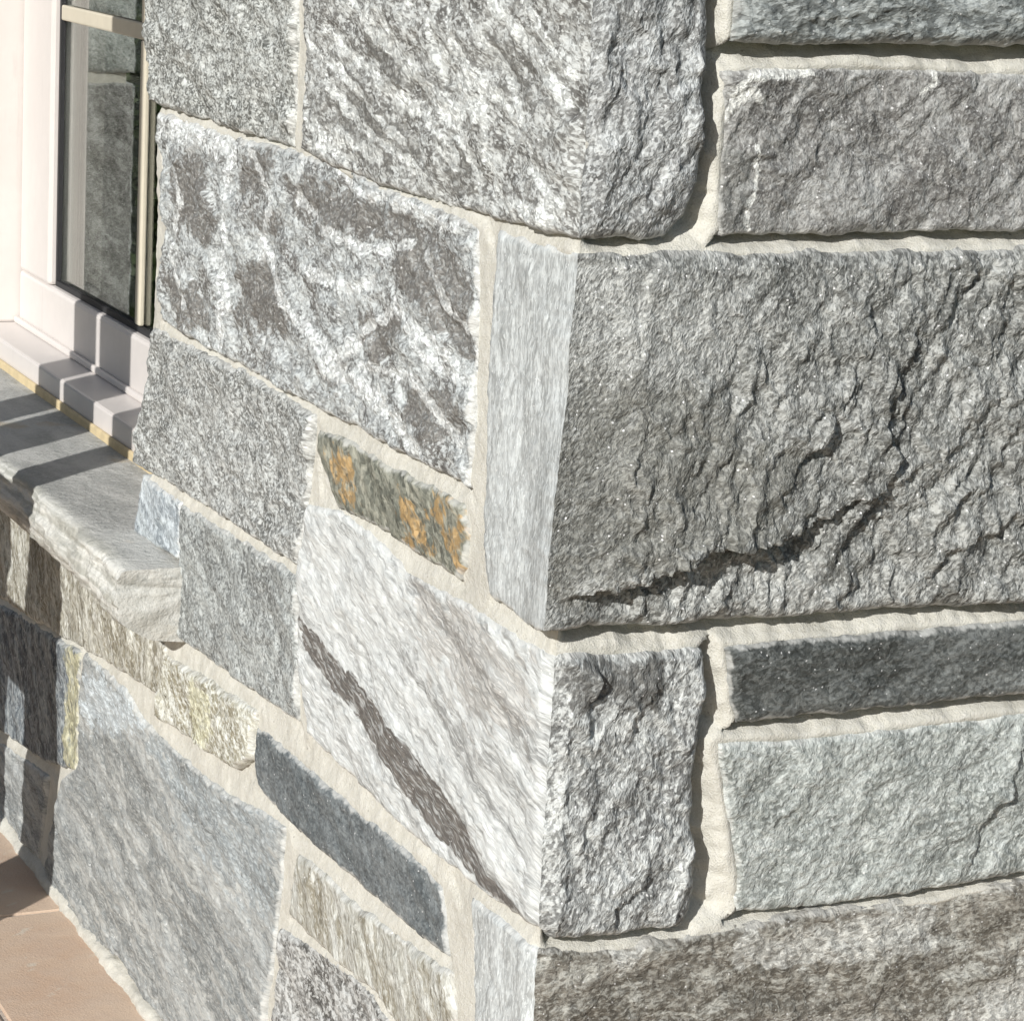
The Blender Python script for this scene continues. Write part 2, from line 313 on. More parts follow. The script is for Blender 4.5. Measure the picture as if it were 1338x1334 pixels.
FEATURES = {
    'Q2R': [('step',[(0.2326,-0.0359),(0.2227,-0.04),(0.1887,-0.0413),(0.1552,-0.0442),(0.1227,-0.057),(0.0985,-0.0655),(0.0586,-0.0814),(0.0261,-0.081),(-0.0048,-0.0762)],0.024,0.1),('step',[(0.2846,0.0882),(0.2773,0.0732),(0.2577,0.051),(0.2422,0.0326)],0.012,0.022),('step',[(0.3551,0.1282),(0.3422,0.098),(0.3416,0.0673),(0.3598,0.0435),(0.3482,0.0169),(0.333,-0.0096),(0.3193,-0.0323)],0.012,0.022),('step',[(0.3218,0.2006),(0.3142,0.1894),(0.3214,0.1592)],0.006,0.02),('step',[(0.4995,-0.041),(0.4724,-0.0477),(0.428,-0.0614),(0.4083,-0.0921)],0.006,0.03),('step',[(0.0173,0.1142),(0.007,0.0891),(-0.0044,0.0567)],0.006,0.015),('step',[(0.0731,0.0613),(0.0665,0.0393),(0.064,0.0172)],0.006,0.02),('poly',0,[(0.0019,0.1074),(0.0445,0.1244),(0.1099,0.1155),(0.1795,0.0726),(0.2581,0.0472),(0.2309,-0.0358),(0.1549,-0.0412),(0.0983,-0.0632),(0.0507,-0.0854),(-0.0049,-0.0747)],0.035),('poly',1,[(-0.0025,0.2364),(0.1994,0.2365),(0.2116,0.1908),(0.1491,0.1403),(0.0933,0.1196),(0.0442,0.1295),(0.004,0.111)],0.03),('poly',1,[(0.1075,-0.0751),(0.1642,-0.0515),(0.2405,-0.0478),(0.3137,-0.0868),(0.3078,-0.1179),(0.1104,-0.1149)],0.02)],
    'Q3R': [('step',[(0.0449,-0.1457),(0.0442,-0.1586),(0.0422,-0.1776),(0.0404,-0.2004)],0.014,0.025),('step',[(0.1136,-0.1597),(0.1072,-0.1862),(0.0983,-0.201)],0.006,0.02),('step',[(0.1249,-0.3726),(0.1092,-0.3909),(0.0803,-0.3998),(0.0754,-0.4272)],0.006,0.03),('poly',0,[(0.0063,-0.1506),(0.0384,-0.1453),(0.1146,-0.1505),(0.1148,-0.1984),(0.0669,-0.204),(0.0572,-0.1825),(0.0338,-0.1999),(0.0038,-0.1747)],0.008)],
    'T4': [('step',[(0.543,-0.3061),(0.5391,-0.3309),(0.5159,-0.3456),(0.5086,-0.366)],0.009,0.025)],
    'Q1R': [('step',[(0.0936,0.4407),(0.0878,0.4128),(0.1042,0.3851)],0.004,0.03)],
    'Q3L': [('poly',0,[(-0.6852,-0.2855),(-0.5974,-0.2932),(-0.5344,-0.3074),(-0.5156,-0.303),(-0.4739,-0.3169),(-0.4158,-0.3218),(-0.3084,-0.3406),(-0.1742,-0.368),(-0.1647,-0.3813),(-0.1159,-0.4011),(-0.0214,-0.4172),(-0.0661,-0.4235),(-0.129,-0.4181),(-0.2128,-0.4105),(-0.3086,-0.3921),(-0.4105,-0.3685),(-0.5305,-0.3425),(-0.6582,-0.3193)],0.004),('poly',1,[(-0.3465,-0.1635),(-0.2248,-0.1502),(-0.0549,-0.1595),(-0.0462,-0.2266),(-0.1724,-0.257),(-0.2967,-0.2273)],0.04)],
    'S2': [('line',0,[(-0.9814,0.2426),(-0.9892,0.1708),(-1.0006,0.1024),(-0.9826,0.0376),(-0.9899,-0.0121)],0.014),('line',0,[(-1.2562,0.2391),(-1.1103,0.234),(-0.9604,0.2355)],0.018),('line',0,[(-0.8661,0.1399),(-0.7515,0.0743),(-0.5966,0.038),(-0.4236,0.1264),(-0.2545,0.0907)],0.008),('line',0,[(-0.6195,0.0252),(-0.4553,0.021),(-0.3217,-0.0186)],0.012),('poly',1,[(-1.2289,0.1917),(-1.1024,0.2154),(-1.0249,0.1376),(-1.0513,0.0952),(-1.1797,0.1173)],0.02),('poly',1,[(-1.2161,0.0414),(-1.0938,0.0497),(-1.0265,-0.0085),(-1.1685,-0.0122)],0.02),('poly',1,[(-0.9452,0.2278),(-0.8222,0.2457),(-0.8444,0.1978),(-0.9412,0.1861)],0.02),('poly',1,[(-0.8826,0.1655),(-0.7621,0.1765),(-0.7858,0.1508),(-0.8803,0.1426)],0.02),('poly',1,[(-0.7159,0.2265),(-0.3934,0.2323),(-0.391,0.2125),(-0.6595,0.168),(-0.7644,0.1985)],0.02),('poly',1,[(-0.9465,0.091),(-0.8362,0.1163),(-0.7114,0.0628),(-0.7478,0.0386),(-0.9402,0.0252)],0.02),('poly',1,[(-0.4119,0.2097),(-0.2687,0.2056),(-0.2262,0.1732),(-0.2214,0.1044),(-0.3398,0.1317),(-0.4283,0.1667)],0.02),('poly',1,[(-0.51,0.1043),(-0.4025,0.1298),(-0.3778,0.1012),(-0.4596,0.0581),(-0.5297,0.0755)],0.02),('poly',1,[(-0.3925,0.0453),(-0.2517,0.0676),(-0.2241,0.0335),(-0.3237,-0.0027),(-0.3882,0.0089)],0.02),('poly',1,[(-0.6437,0.0208),(-0.5721,0.0337),(-0.5465,0.0167),(-0.6297,0.0056)],0.02),('line',0,[(-1.2199,0.2027),(-1.1663,0.149),(-1.2088,0.073),(-1.1382,0.0129)],0.007),('line',0,[(-0.904,0.2415),(-0.8167,0.1921),(-0.8643,0.1216),(-0.809,0.1157)],0.007),('line',0,[(-0.7182,0.2482),(-0.7388,0.2017),(-0.6115,0.1745),(-0.4732,0.1767),(-0.3892,0.1967)],0.007),('line',0,[(-0.6194,0.2464),(-0.5475,0.2337),(-0.3939,0.2362),(-0.2715,0.2285)],0.007),('line',0,[(-0.3474,0.1945),(-0.2814,0.149),(-0.2365,0.1329)],0.007),('line',0,[(-0.7053,0.1263),(-0.5582,0.1222),(-0.4915,0.1408)],0.007),('line',0,[(-0.3797,0.1172),(-0.3341,0.0845),(-0.2298,0.0795)],0.007),('line',0,[(-0.5259,0.042),(-0.3731,0.0612),(-0.245,0.0135)],0.007)],
    'Q1L': [('line',0,[(-0.5934,0.4375),(-0.4544,0.3901),(-0.2846,0.3346),(-0.2305,0.2834)],0.01),('line',0,[(-0.6602,0.3998),(-0.4937,0.3547),(-0.3642,0.3346),(-0.2795,0.293)],0.01),('line',0,[(-0.3763,0.4348),(-0.2902,0.3798),(-0.2098,0.3419)],0.01),('line',0,[(-0.2065,0.4602),(-0.1306,0.4218),(-0.0406,0.3796)],0.01),('line',0,[(-0.7112,0.3013),(-0.6725,0.2878),(-0.4849,0.2782)],0.01),('line',0,[(-0.2218,0.3632),(-0.2061,0.3124),(-0.1824,0.2703),(-0.0421,0.2662)],0.01),('line',0,[(-0.3188,0.4536),(-0.2949,0.4173),(-0.2412,0.3689)],0.01),('poly',1,[(-0.664,0.323),(-0.5379,0.3509),(-0.4032,0.315),(-0.3577,0.2803),(-0.5296,0.2774)],0.025),('poly',1,[(-0.5444,0.4078),(-0.4553,0.398),(-0.3058,0.3479),(-0.3661,0.3501),(-0.5407,0.3753)],0.025),('poly',1,[(-0.221,0.43),(-0.1135,0.4231),(-0.0753,0.3906),(-0.1784,0.3818)],0.025),('poly',1,[(-0.3207,0.3078),(-0.2337,0.3095),(-0.2198,0.2733),(-0.2974,0.2794)],0.025),('line',0,[(-0.707,0.3794),(-0.5595,0.3408),(-0.4222,0.2971)],0.006),('line',0,[(-0.502,0.4268),(-0.3679,0.3655),(-0.2665,0.3439)],0.006),('line',0,[(-0.6547,0.3494),(-0.5559,0.3079),(-0.3567,0.2725)],0.006),('line',0,[(-0.4189,0.4477),(-0.3346,0.4222),(-0.2145,0.3787),(-0.1204,0.3435)],0.006),('line',0,[(-0.2804,0.4559),(-0.1803,0.3963),(-0.1005,0.3239)],0.006),('line',0,[(-0.1361,0.4644),(-0.0799,0.4256),(-0.0305,0.4014)],0.006),('line',0,[(-0.1766,0.3673),(-0.0986,0.3096),(-0.0277,0.2823)],0.006),('line',0,[(-0.6951,0.2682),(-0.6222,0.2717),(-0.5508,0.2626)],0.006)],
    'S4': [('poly',0,[(-0.6096,-0.0659),(-0.5734,-0.0628),(-0.5356,-0.0811),(-0.5134,-0.1112),(-0.5438,-0.1137),(-0.5824,-0.0913)],0.022),('poly',0,[(-0.3892,-0.0746),(-0.3141,-0.0824),(-0.3107,-0.1105),(-0.3644,-0.1025)],0.022),('poly',0,[(-0.2561,-0.0569),(-0.2221,-0.0611),(-0.2206,-0.1048),(-0.2518,-0.0922)],0.022),('poly',0,[(-0.316,-0.0665),(-0.2561,-0.0569),(-0.2831,-0.0834)],0.022)],
    'S9': [('poly',0,[(-1.5632,-0.5881),(-1.3673,-0.5839),(-1.274,-0.6009),(-1.4959,-0.6803),(-1.5782,-0.6697)],0.03),('poly',1,[(-1.2377,-0.6064),(-0.9115,-0.5874),(-0.7394,-0.5697),(-0.7553,-0.6897),(-0.9015,-0.6924),(-1.0952,-0.6644)],0.06)],
    'S10': [('poly',0,[(-1.6675,-0.5946),(-1.6046,-0.5879),(-1.6012,-0.7611),(-1.6812,-0.7841),(-1.6695,-0.697)],0.012)],  # yellow mask picks out the sunlit edge of the stone
    'S7': [('poly',0,[(-1.0628,-0.4734),(-0.9692,-0.4617),(-0.9777,-0.5365),(-1.0564,-0.5451)],0.012)],
    'T2': [('poly',0,[(0.1413,0.3432),(0.1787,0.3364),(0.1764,0.2643),(0.1476,0.2644)],0.004),('line',1,[(0.1525,0.3859),(0.1649,0.4038),(0.1929,0.4115),(0.2342,0.4124)],0.006),('line',1,[(0.1808,0.34),(0.1859,0.3185),(0.1784,0.2896),(0.1788,0.2643)],0.004),('line',1,[(0.3732,0.4189),(0.3712,0.4043),(0.3591,0.3953)],0.005),('line',1,[(0.1472,0.3717),(0.1561,0.3824),(0.1739,0.3934),(0.1871,0.3829)],0.005)],
    'Q4R': [('poly',0,[(0.2219,-0.452),(0.4629,-0.4457),(0.4678,-0.4931),(0.3056,-0.4925),(0.2249,-0.4895)],0.01),('poly',0,[(0.4907,-0.5768),(0.5168,-0.5506),(0.591,-0.5162),(0.6518,-0.6118),(0.556,-0.6433)],0.015),('poly',0,[(0.0796,-0.4518),(0.1219,-0.4487),(0.1064,-0.4711),(0.096,-0.4804)],0.003)],
    'T3': [('poly',0,[(0.3244,-0.2024),(0.5415,-0.1814),(0.5457,-0.2188),(0.3259,-0.2185)],0.02)],
}

def rect(face, s0, s1, z0, z1, j=0.006):
    r = lambda: random.uniform(-j, j)
    f0 = 0.0 if s0 == 0.0 else s0 + r(); f1 = 0.0 if s1 == 0.0 else s1 + r()
    g0 = 0.0 if s0 == 0.0 else s0 + r(); g1 = 0.0 if s1 == 0.0 else s1 + r()
    T = [(f0, z1 + r() * .4), ((s0 + s1) / 2, z1 + r()), (f1, z1 + r() * .4)]
    B = [(g0, z0 + r() * .4), ((s0 + s1) / 2, z0 + r()), (g1, z0 + r() * .4)]
    return (face, T, B, [], [])

# keep the pieces of one quoin level at the corner, and all of them above the ground
def _fix():
    def setz(k, which, end, z):
        f, T, B, L, R = STONES[k]; lst = T if which == 'T' else B
        lst[end] = (0.0, z)
    for a, b in (('Q1L', 'Q1R'), ('Q2L', 'Q2R'), ('Q3L', 'Q3R'), ('Q4L', 'Q4R')):
        for w, i in (('T', 1), ('B', 2)):
            z = 0.5 * (STONES[a][i][-1][1] + STONES[b][i][0][1])
            if a == 'Q2L' and w == 'B': z += .013
            setz(a, w, -1, z); setz(b, w, 0, z)
    for k in ('S10', 'S11', 'S8'):
        f, T, B, L, R = STONES[k]
        STONES[k] = (f, [(s, max(z, -0.985)) for s, z in T], [(s, max(z, -0.985)) for s, z in B], L, R)
_fix()
STONES['S10'] = ('L', [(-2.6, -.60)] + STONES['S10'][1][1:], [(-2.6, -.80)] + STONES['S10'][2][1:], [], STONES['S10'][4])
STONES['S11'] = ('L', [(-2.6, -.83)] + STONES['S11'][1][1:], [(-2.6, -.985), (-1.95, -.985), (-1.83, -.985)], [], STONES['S11'][4])
STONES['S8'] = ('L', [(-2.6, -.45), (-1.9, -.45)] + STONES['S8'][1][-1:], [(-2.6, -.575)] + STONES['S8'][2][1:], [], STONES['S8'][4])
for nm, z0, z1, s0 in (('F1', .437, .56, .588), ('F2', .262, .415, .61), ('F3', -.112, .238, .658), ('F4', -.222, -.142, .68), ('F5', -.425, -.245, .708), ('F6', -.632, -.45, .742)):
    STONES[nm] = rect('R', s0, 1.28, z0, z1)
STONES['Q0L'] = rect('L', -.47, 0.0, .53, .80); STONES['Q0R'] = rect('R', 0.0, .30, .585, .80)
STONES['Q0R'] = ('R', STONES['Q0R'][1], [(0.0, STONES['Q0L'][2][-1][1]), (.12, .535), (.13, .58), (.30, .585)], [], [])
STONES['Q0R'][1][0] = (0.0, STONES['Q0L'][1][-1][1])
STONES['F7'] = rect('R', .325, .8, .585, .80); STONES['F8'] = rect('R', .825, 1.28, .585, .80)
STONES['F9'] = rect('L', -1.31, -.50, .53, .80)
STONES['F10'] = rect('R', .5, .9, -.985, -.668); STONES['F11'] = rect('R', .925, 1.28, -.985, -.66)
STONES['Q5L'] = rect('L', -.10, 0.0, -.985, -.63); STONES['Q5R'] = rect('R', 0.0, .475, -.985, -.665)
STONES['Q5R'][1][0] = (0.0, STONES['Q5L'][1][-1][1]); STONES['Q5R'][2][0] = (0.0, STONES['Q5L'][2][-1][1])
STONES['F12'] = rect('L', -3.6, -2.63, -.985, -.62); STONES['F13'] = rect('L', -3.6, -2.63, -.59, -.45)
STONES['F14'] = rect('L', -1.31, -.6, .83, 1.14); STONES['Q6L'] = rect('L', -.575, 0.0, .83, 1.14); STONES['Q6R'] = rect('R', 0.0, .4, .83, 1.14)
STONES['Q6R'][1][0] = (0.0, STONES['Q6L'][1][-1][1]); STONES['Q6R'][2][0] = (0.0, STONES['Q6L'][2][-1][1])
STONES['F15'] = rect('R', .425, .9, .83, 1.14); STONES['F16'] = rect('R', .925, 1.28, .83, 1.14)
STONES['F17'] = rect('L', -2.2, -1.335, .83, 1.14); STONES['F18'] = rect('L', -2.95, -2.225, .83, 1.14)
JAMB_Y = 2.95
for i, (z0, z1) in enumerate(((-.33, .148), (.178, .52), (.548, .80))):
    STONES[f'J{i}L'] = rect('L', -.62, 0.0, z0, z1); STONES[f'J{i}R'] = rect('R', 0.0, .132, z0, z1, .003)
    STONES[f'J{i}R'][1][0] = (0.0, STONES[f'J{i}L'][1][-1][1]); STONES[f'J{i}R'][2][0] = (0.0, STONES[f'J{i}L'][2][-1][1])

# ------------------------------------------------------------------ stone builder
def resample(pts, n):
    p = np.array(pts, float); d = np.r_[0, np.cumsum(np.hypot(*(p[1:] - p[:-1]).T))]
    t = np.linspace(0, d[-1], n + 1)
    return np.stack([np.interp(t, d, p[:, 0]), np.interp(t, d, p[:, 1])], 1)

def length(pts):
    p = np.array(pts, float); return float(np.hypot(*(p[1:] - p[:-1]).T).sum())

def sides(key):
    f, T, B, Lm, Rm = STONES[key]
    return T, B, [T[0]] + list(Lm) + [B[0]], [T[-1]] + list(Rm) + [B[-1]]

def polygon(key):
    T, B, L, R = sides(key)
    return list(T) + R[1:-1] + list(B)[::-1] + L[1:-1][::-1]

def relief(s, z, style, amp, ang, seed):
    a = R_(ang); p = s * math.cos(a) + z * math.sin(a); q = -s * math.sin(a) + z * math.cos(a)
    wp = 0.02 * fbm(s * 12, z * 12, seed + 5, 3); wq = 0.012 * fbm(s * 12, z * 12, seed + 6, 3)
    p = p + wp; q = q + wq
    p2 = p + .006 * fbm(s * 60, z * 60, seed + 15, 3); q2 = q + .006 * fbm(s * 60, z * 60, seed + 16, 3)
    def terrace(l, k, lo):
        l = l * k; fr = l - np.floor(l); return (np.floor(l) + sstep(lo, 1.0, fr)) / k
    if style == 'split':
        h = 0.010 * fbm(s * 5, z * 5, seed, 2)
        l = fbm(p2 * 9, q2 * 15, seed + 1, 4)
        h += 0.008 * (0.5 * terrace(l, 3.0, .6) + 0.5 * l)
        l2 = fbm(p2 * 26, q2 * 44, seed + 9, 3)
        h += 0.0085 * (0.6 * terrace(l2, 2.5, .6) + .4 * l2)
        rough = 0.5 + 1.0 * np.clip(fbm(s * 8, z * 8, seed + 8, 3) * 1.2 + .35, 0, 1)
        h += 0.0013 * ridged(p2 * 48, q2 * 84, seed + 2, 3) * rough
        h += (0.0018 * fbm(p * 75, q * 120, seed + 3, 2) + 0.0016 * perlin(p * 190, q * 240, seed + 4)) * rough
    else:
        h = 0.004 * fbm(s * 5, z * 5, seed, 3)
        l = fbm(p2 * 9, q2 * 22, seed + 1, 4)
        h += 0.0042 * (0.5 * terrace(l, 3.0, .7) + 0.5 * l)
        h += 0.0004 * ridged(p2 * 44, q2 * 80, seed + 2, 3)
        h += 0.0011 * fbm(p * 80, q * 130, seed + 3, 2) + 0.0006 * perlin(p * 180, q * 230, seed + 4)
    return h * amp

def hcorner(z, seed):
    return -0.003 + 0.004 * fbm(z * 14, z * 0 + seed * .37, seed + 50, 3) + 0.0015 * fbm(z * 90, z * 0, seed + 51, 2)

def patch(key, nu, nv, prm, corner):
    """returns grid arrays (nv+1, nu+1): positions, uv, edge, masks"""
    face = STONES[key][0]; T, B, L, R = sides(key); seed = prm['seed']
    c0, c1, d0, d1 = resample(T, nu), resample(B, nu), resample(L, nv), resample(R, nv)
    u = np.linspace(0, 1, nu + 1)[None, :, None]; v = np.linspace(0, 1, nv + 1)[:, None, None]
    G = (1 - v) * c0[None] + v * c1[None] + (1 - u) * d0[:, None] + u * d1[:, None] \
        - ((1 - u) * (1 - v) * c0[0] + u * (1 - v) * c0[-1] + (1 - u) * v * c1[0] + u * v * c1[-1])
    P0 = G.reshape(-1, 2).copy()
    gr = prm.get('grow', 0.0)      # the stones fill their outlines to the joint
    uu = (2 * u - 1)[..., 0] + 0 * G[..., 0]
    if corner == 'R': uu = np.minimum(uu, 0)
    if corner == 'L': uu = np.maximum(uu, 0)
    G[..., 0] += gr * uu; G[..., 1] += gr * (1 - 2 * v)[..., 0]
    shp = G.shape[:2]; P = G.reshape(-1, 2)
    if corner == 'R': path = T[::-1] + L[1:-1] + B; closed = False
    elif corner == 'L': path = T + R[1:-1] + B[::-1]; closed = False
    else: path = polygon(key); closed = True
    e, _, _ = seg_dist(P0, path, closed)
    c = np.abs(P[:, 0])
    s, z = P[:, 0].copy(), P[:, 1].copy()
    k = np.ones(len(P)) if not corner else sstep(0.0, 0.03, c)
    ws = 0.0026 * fbm(s * 30, z * 30, seed + 70, 3) + 0.0007 * fbm(s * 130, z * 130, seed + 71, 2)
    wz = 0.0026 * fbm(s * 30, z * 30, seed + 72, 3) + 0.0007 * fbm(s * 130, z * 130, seed + 73, 2)
    s2 = s + ws * k; z2 = z + wz * k
    h = prm['proud'] + relief(s, z, prm['style'], prm['amp'], prm['ang'], seed)
    if key == 'Q2R':
        cal = sstep(.0, .24, s * .9 - z * 1.2 + .06 * fbm(s * 9, z * 9, 77, 2) + .10)
        h = prm['proud'] + (h - prm['proud']) * (.42 + .75 * cal)
    ma = np.zeros(len(P)); mb = np.zeros(len(P))
    jn = 0.5 * fbm(s * 40, z * 40, seed + 90, 3)
    for ft in FEATURES.get(key, []):
        if ft[0] == 'step':
            wob = np.stack([s + 0.004 * fbm(s * 45, z * 45, seed + 80, 3), z + 0.004 * fbm(s * 45, z * 45, seed + 81, 3)], 1)
            d, _, sd = seg_dist(wob, ft[1], False)
            pl = np.array(ft[1]); end = np.minimum(np.hypot(*(P - pl[0]).T), np.hypot(*(P - pl[-1]).T))
            fade = sstep(-0.004, 0.02, end) if ft[2] < .015 else 1.0
            # the raised side of each break lies on the sun's side
            nrm = np.where(sd < 0, 1.0, 0.0) if ft[2] >= 0 else np.where(sd > 0, 1.0, 0.0)
            h = h + ft[2] * (nrm * np.exp(-d / ft[3]) * sstep(0, 0.002, d) - 0.35 * (1 - nrm) * np.exp(-d / (ft[3] * .35))) * fade
        elif ft[0] == 'poly':
            d, _, _ = seg_dist(P, ft[2], True); ins = inside(P, ft[2])
            mk = np.clip(0.5 + np.where(ins, d, -d) / (2 * ft[3]) + jn * .6, 0, 1)
            if ft[1] == 0: ma = np.maximum(ma, mk)
            else: mb = np.maximum(mb, mk)
        else:
            d, _, _ = seg_dist(P, ft[2], False)
            mk = np.clip(1.0 - d / ft[3] * .6 + jn * .6, 0, 1)
            if ft[1] == 0: ma = np.maximum(ma, mk)
            else: mb = np.maximum(mb, mk)
    er = prm['er'] * (1 + 0.7 * fbm(s * 22, z * 22, seed + 60, 3))
    er = np.clip(er, 0.002, 0.05)
    q = np.clip(1 - e / er, 0, 1)
    h = h - prm['ed'] * (1 - np.sqrt(np.clip(1 - q * q, 0, 1))) - np.maximum(h, 0) * q * .6
    if corner:
        w = sstep(0.0, prm.get('cw', .018), c); hc = hcorner(z, seed) + prm.get('cx', 0.0) * sstep(.25, -.13, z)
        h = hc + (h - hc) * w; off = -hc * (1 - w)
    else:
        off = 0.0 * h
    X = np.stack([-h, -s2 + off, z2], 1) if face == 'L' else np.stack([s2 + off, -h, z2], 1)
    r = lambda a: a.reshape(shp + a.shape[1:])
    return r(X), r(np.stack([s, z], 1)), r(e), r(ma), r(mb), face

def grid_quads(nr, nc, off=0):
    i = np.arange(nr - 1)[:, None]; j = np.arange(nc - 1)[None, :]
    a = i * nc + j
    return (np.stack([a, a + nc, a + nc + 1, a + 1], -1).reshape(-1, 4) + off)

def build_stone(keys, mats, prm, parent, loc=(0, 0, 0), label=None):
    V = []; Q = []; UV = []; E = []; MA = []; MB = []; MI = []; off = 0
    res = prm['res']
    nv = None
    for i, key in enumerate(keys):
        T, B, L, R = sides(key)
        if nv is None: nv = max(6, int(max(length(L), length(R)) / res))
        corner = None if len(keys) == 1 else ('R' if i == 0 else 'L')
        pr = dict(prm)
        if isinstance(prm.get('over'), dict) and i == 1: pr.update(prm['over'])
        nu = max(6, int(max(length(T), length(B)) / pr['res']))
        X, uv, e, ma, mb, face = patch(key, nu, nv, pr, corner)
        padc = (0 if corner == 'L' else 1, 0 if corner == 'R' else 1)
        p2 = ((1, 1), padc)
        Xp = np.pad(X, p2 + ((0, 0),), mode='edge')
        ring = np.zeros(Xp.shape[:2], bool); ring[0] = ring[-1] = True
        if padc[0]: ring[:, 0] = True
        if padc[1]: ring[:, -1] = True
        dep = pr['skirt']; ax = 0 if face == 'L' else 1
        Xp[..., ax][ring] = np.where(True, dep, 0)
        if corner:   # keep the skirt closed at the quoin's own edge
            cj = -1 if corner == 'R' else 0
            for rr in (0, -1):
                Xp[rr, cj] = (dep, dep, Xp[rr, cj][2]); Xp[rr, :, 1 - ax] = np.maximum(Xp[rr, :, 1 - ax], dep)
        nr, nc = Xp.shape[:2]
        uvp = np.pad(uv, p2 + ((0, 0),), mode='edge'); uvp[0, :, 1] += dep; uvp[-1, :, 1] -= dep
        if padc[0]: uvp[:, 0, 0] -= dep
        if padc[1]: uvp[:, -1, 0] += dep
        V.append(Xp.reshape(-1, 3)); UV.append(uvp.reshape(-1, 2))
        E.append(np.pad(e, p2, mode='edge').ravel()); MA.append(np.pad(ma, p2, mode='edge').ravel()); MB.append(np.pad(mb, p2, mode='edge').ravel())
        q = grid_quads(nr, nc, off); Q.append(q); MI.append(np.full(len(q), min(i, len(mats) - 1))); off += nr * nc
    o = fast_mesh('stone', np.concatenate(V), np.concatenate(Q), mats, np.concatenate(UV),
                  dict(edge=np.concatenate(E), maska=np.concatenate(MA), maskb=np.concatenate(MB)), np.concatenate(MI), parent)
    o.location = loc
    if label: o['label'] = label
    return o

# ------------------------------------------------------------------ stone materials (base colours)
WHT = (0.60, 0.61, 0.61)
m_s1 = stone_mat('speckled schist', (.17, .17, .16), (.29, .29, .28), (.60, .61, .60), -20, 2.0, 18, ff=190, fine_dark=.6, fleck=0.8, seed=1, bump=0.55, haze=.45)
m_q1l = stone_mat('veined schist', (.165, .157, .15), (.28, .275, .267), (.62, .63, .63), -18, 3.2, 12, pc=(.40, .56), vein=0.7, vein_scale=7, a_col=(.58, .59, .59), b_col=(.12, .115, .108), a_amt=0.6, b_amt=0.9, seed=2, bump=0.55, haze=.4, fleck=.7)
m_q1r = stone_mat('silver schist', (.20, .20, .20), (.34, .34, .345), (.60, .61, .62), 68, 2.6, 16, ff=190, fine_dark=.55, fleck=0.6, seed=3, bump=1.0, haze=.3)
m_s2 = stone_mat('brecciated quartz', (.17, .162, .157), (.37, .383, .392), (.61, .63, .64), -20, 1.8, 15, pc=(.40, .54), vein=.8, vein_scale=8, a_col=(.66, .67, .68), b_col=(.125, .117, .11), a_amt=0.48, b_amt=0.92, seed=4, bump=0.6, haze=.6, fleck=0.6, fine_dark=.4)
m_q2l = stone_mat('pale sawn schist', (.38, .39, .395), (.49, .505, .515), (.68, .70, .71), 88, 4.5, 26, ff=200, fine_dark=0.28, fleck=0.45, seed=5, bump=0.3, haze=.5, crev=.25, fs=2.6, mc=0.6)
m_q2r = stone_mat('split grey gneiss', (.15, .15, .143), (.265, .265, .257), (.50, .50, .49), 62, 2.3, 9, pc=(.38, .60), ff=200, fine_dark=.62, fleck=0.5, a_col=(.115, .111, .098), a_amt=0.6, seed=6, bump=1.0, haze=.4, glint=.8, b_col=(.40, .40, .395), b_amt=0.4, mc=0.75)  # dark mask colour paints shade on the lower-left mass turned from the sun
m_s3 = stone_mat('dark mica schist', (.19, .19, .185), (.30, .30, .295), (.58, .59, .59), -25, 1.9, 15, ff=180, fine_dark=.55, fleck=0.75, seed=7, bump=0.55, haze=.45)
m_b1 = stone_mat('blue grey schist', (.28, .31, .345), (.42, .45, .485), (.62, .66, .70), -35, 3, 20, ff=120, seed=8, haze=.55, bump=0.6, fine_dark=.3)
m_s4 = stone_mat('rust stained slate', (.13, .135, .115), (.22, .22, .185), (.40, .39, .33), -35, 3.0, 16, ff=90, fine_dark=.4, fleck=.35, a_col=(.31, .20, .09), a_amt=0.85, seed=9, bump=0.6, haze=.5, glint=.1)
m_s5 = stone_mat('grey schist', (.20, .205, .205), (.31, .32, .32), (.55, .57, .57), -40, 2.0, 13, ff=170, fine_dark=.5, fleck=0.5, seed=10, bump=0.5, haze=.5, mc=0.8)
m_q3l = stone_mat('white quartz schist', (.30, .30, .30), (.56, .57, .575), (.76, .77, .775), -17.4, 12.0, 20, pc=(.38, .54), ff=220, fine_dark=0.18, fleck=0.45, a_col=(.105, .096, .09), b_col=(.26, .235, .215), a_amt=1.0, b_amt=.45, seed=11, bump=0.35, haze=.5, crev=.25, fs=7, mc=0.75)
m_q3r = stone_mat('split silver gneiss', (.20, .20, .20), (.36, .365, .365), (.66, .67, .67), 70, 3.0, 11, pc=(.38, .58), ff=180, fine_dark=.6, fleck=0.6, a_col=(.085, .083, .08), a_amt=0.9, seed=12, bump=1.0, haze=.4, glint=.8, mc=0.85)
m_s6 = stone_mat('blue black slate', (.10, .113, .122), (.145, .158, .168), (.31, .33, .34), -10, 2.5, 12, ff=160, fine_dark=.35, fleck=0.25, seed=13, bump=0.4, haze=.55, glint=.5, mc=0.35)
m_s7 = stone_mat('yellow veined quartz', (.30, .27, .20), (.50, .48, .41), (.70, .70, .67), -32, 3.5, 26, ff=160, fine_dark=.3, fleck=.7, a_col=(.42, .40, .26), a_amt=0.5, seed=14, bump=0.7, haze=.5, vein=.8, vein_scale=16)
m_s8 = stone_mat('brown banded slate', (.25, .225, .175), (.42, .40, .35), (.63, .62, .585), -60, 6.0, 24, ff=190, fine_dark=0.3, fleck=0.4, seed=15, bump=0.7, haze=.45, fs=3)
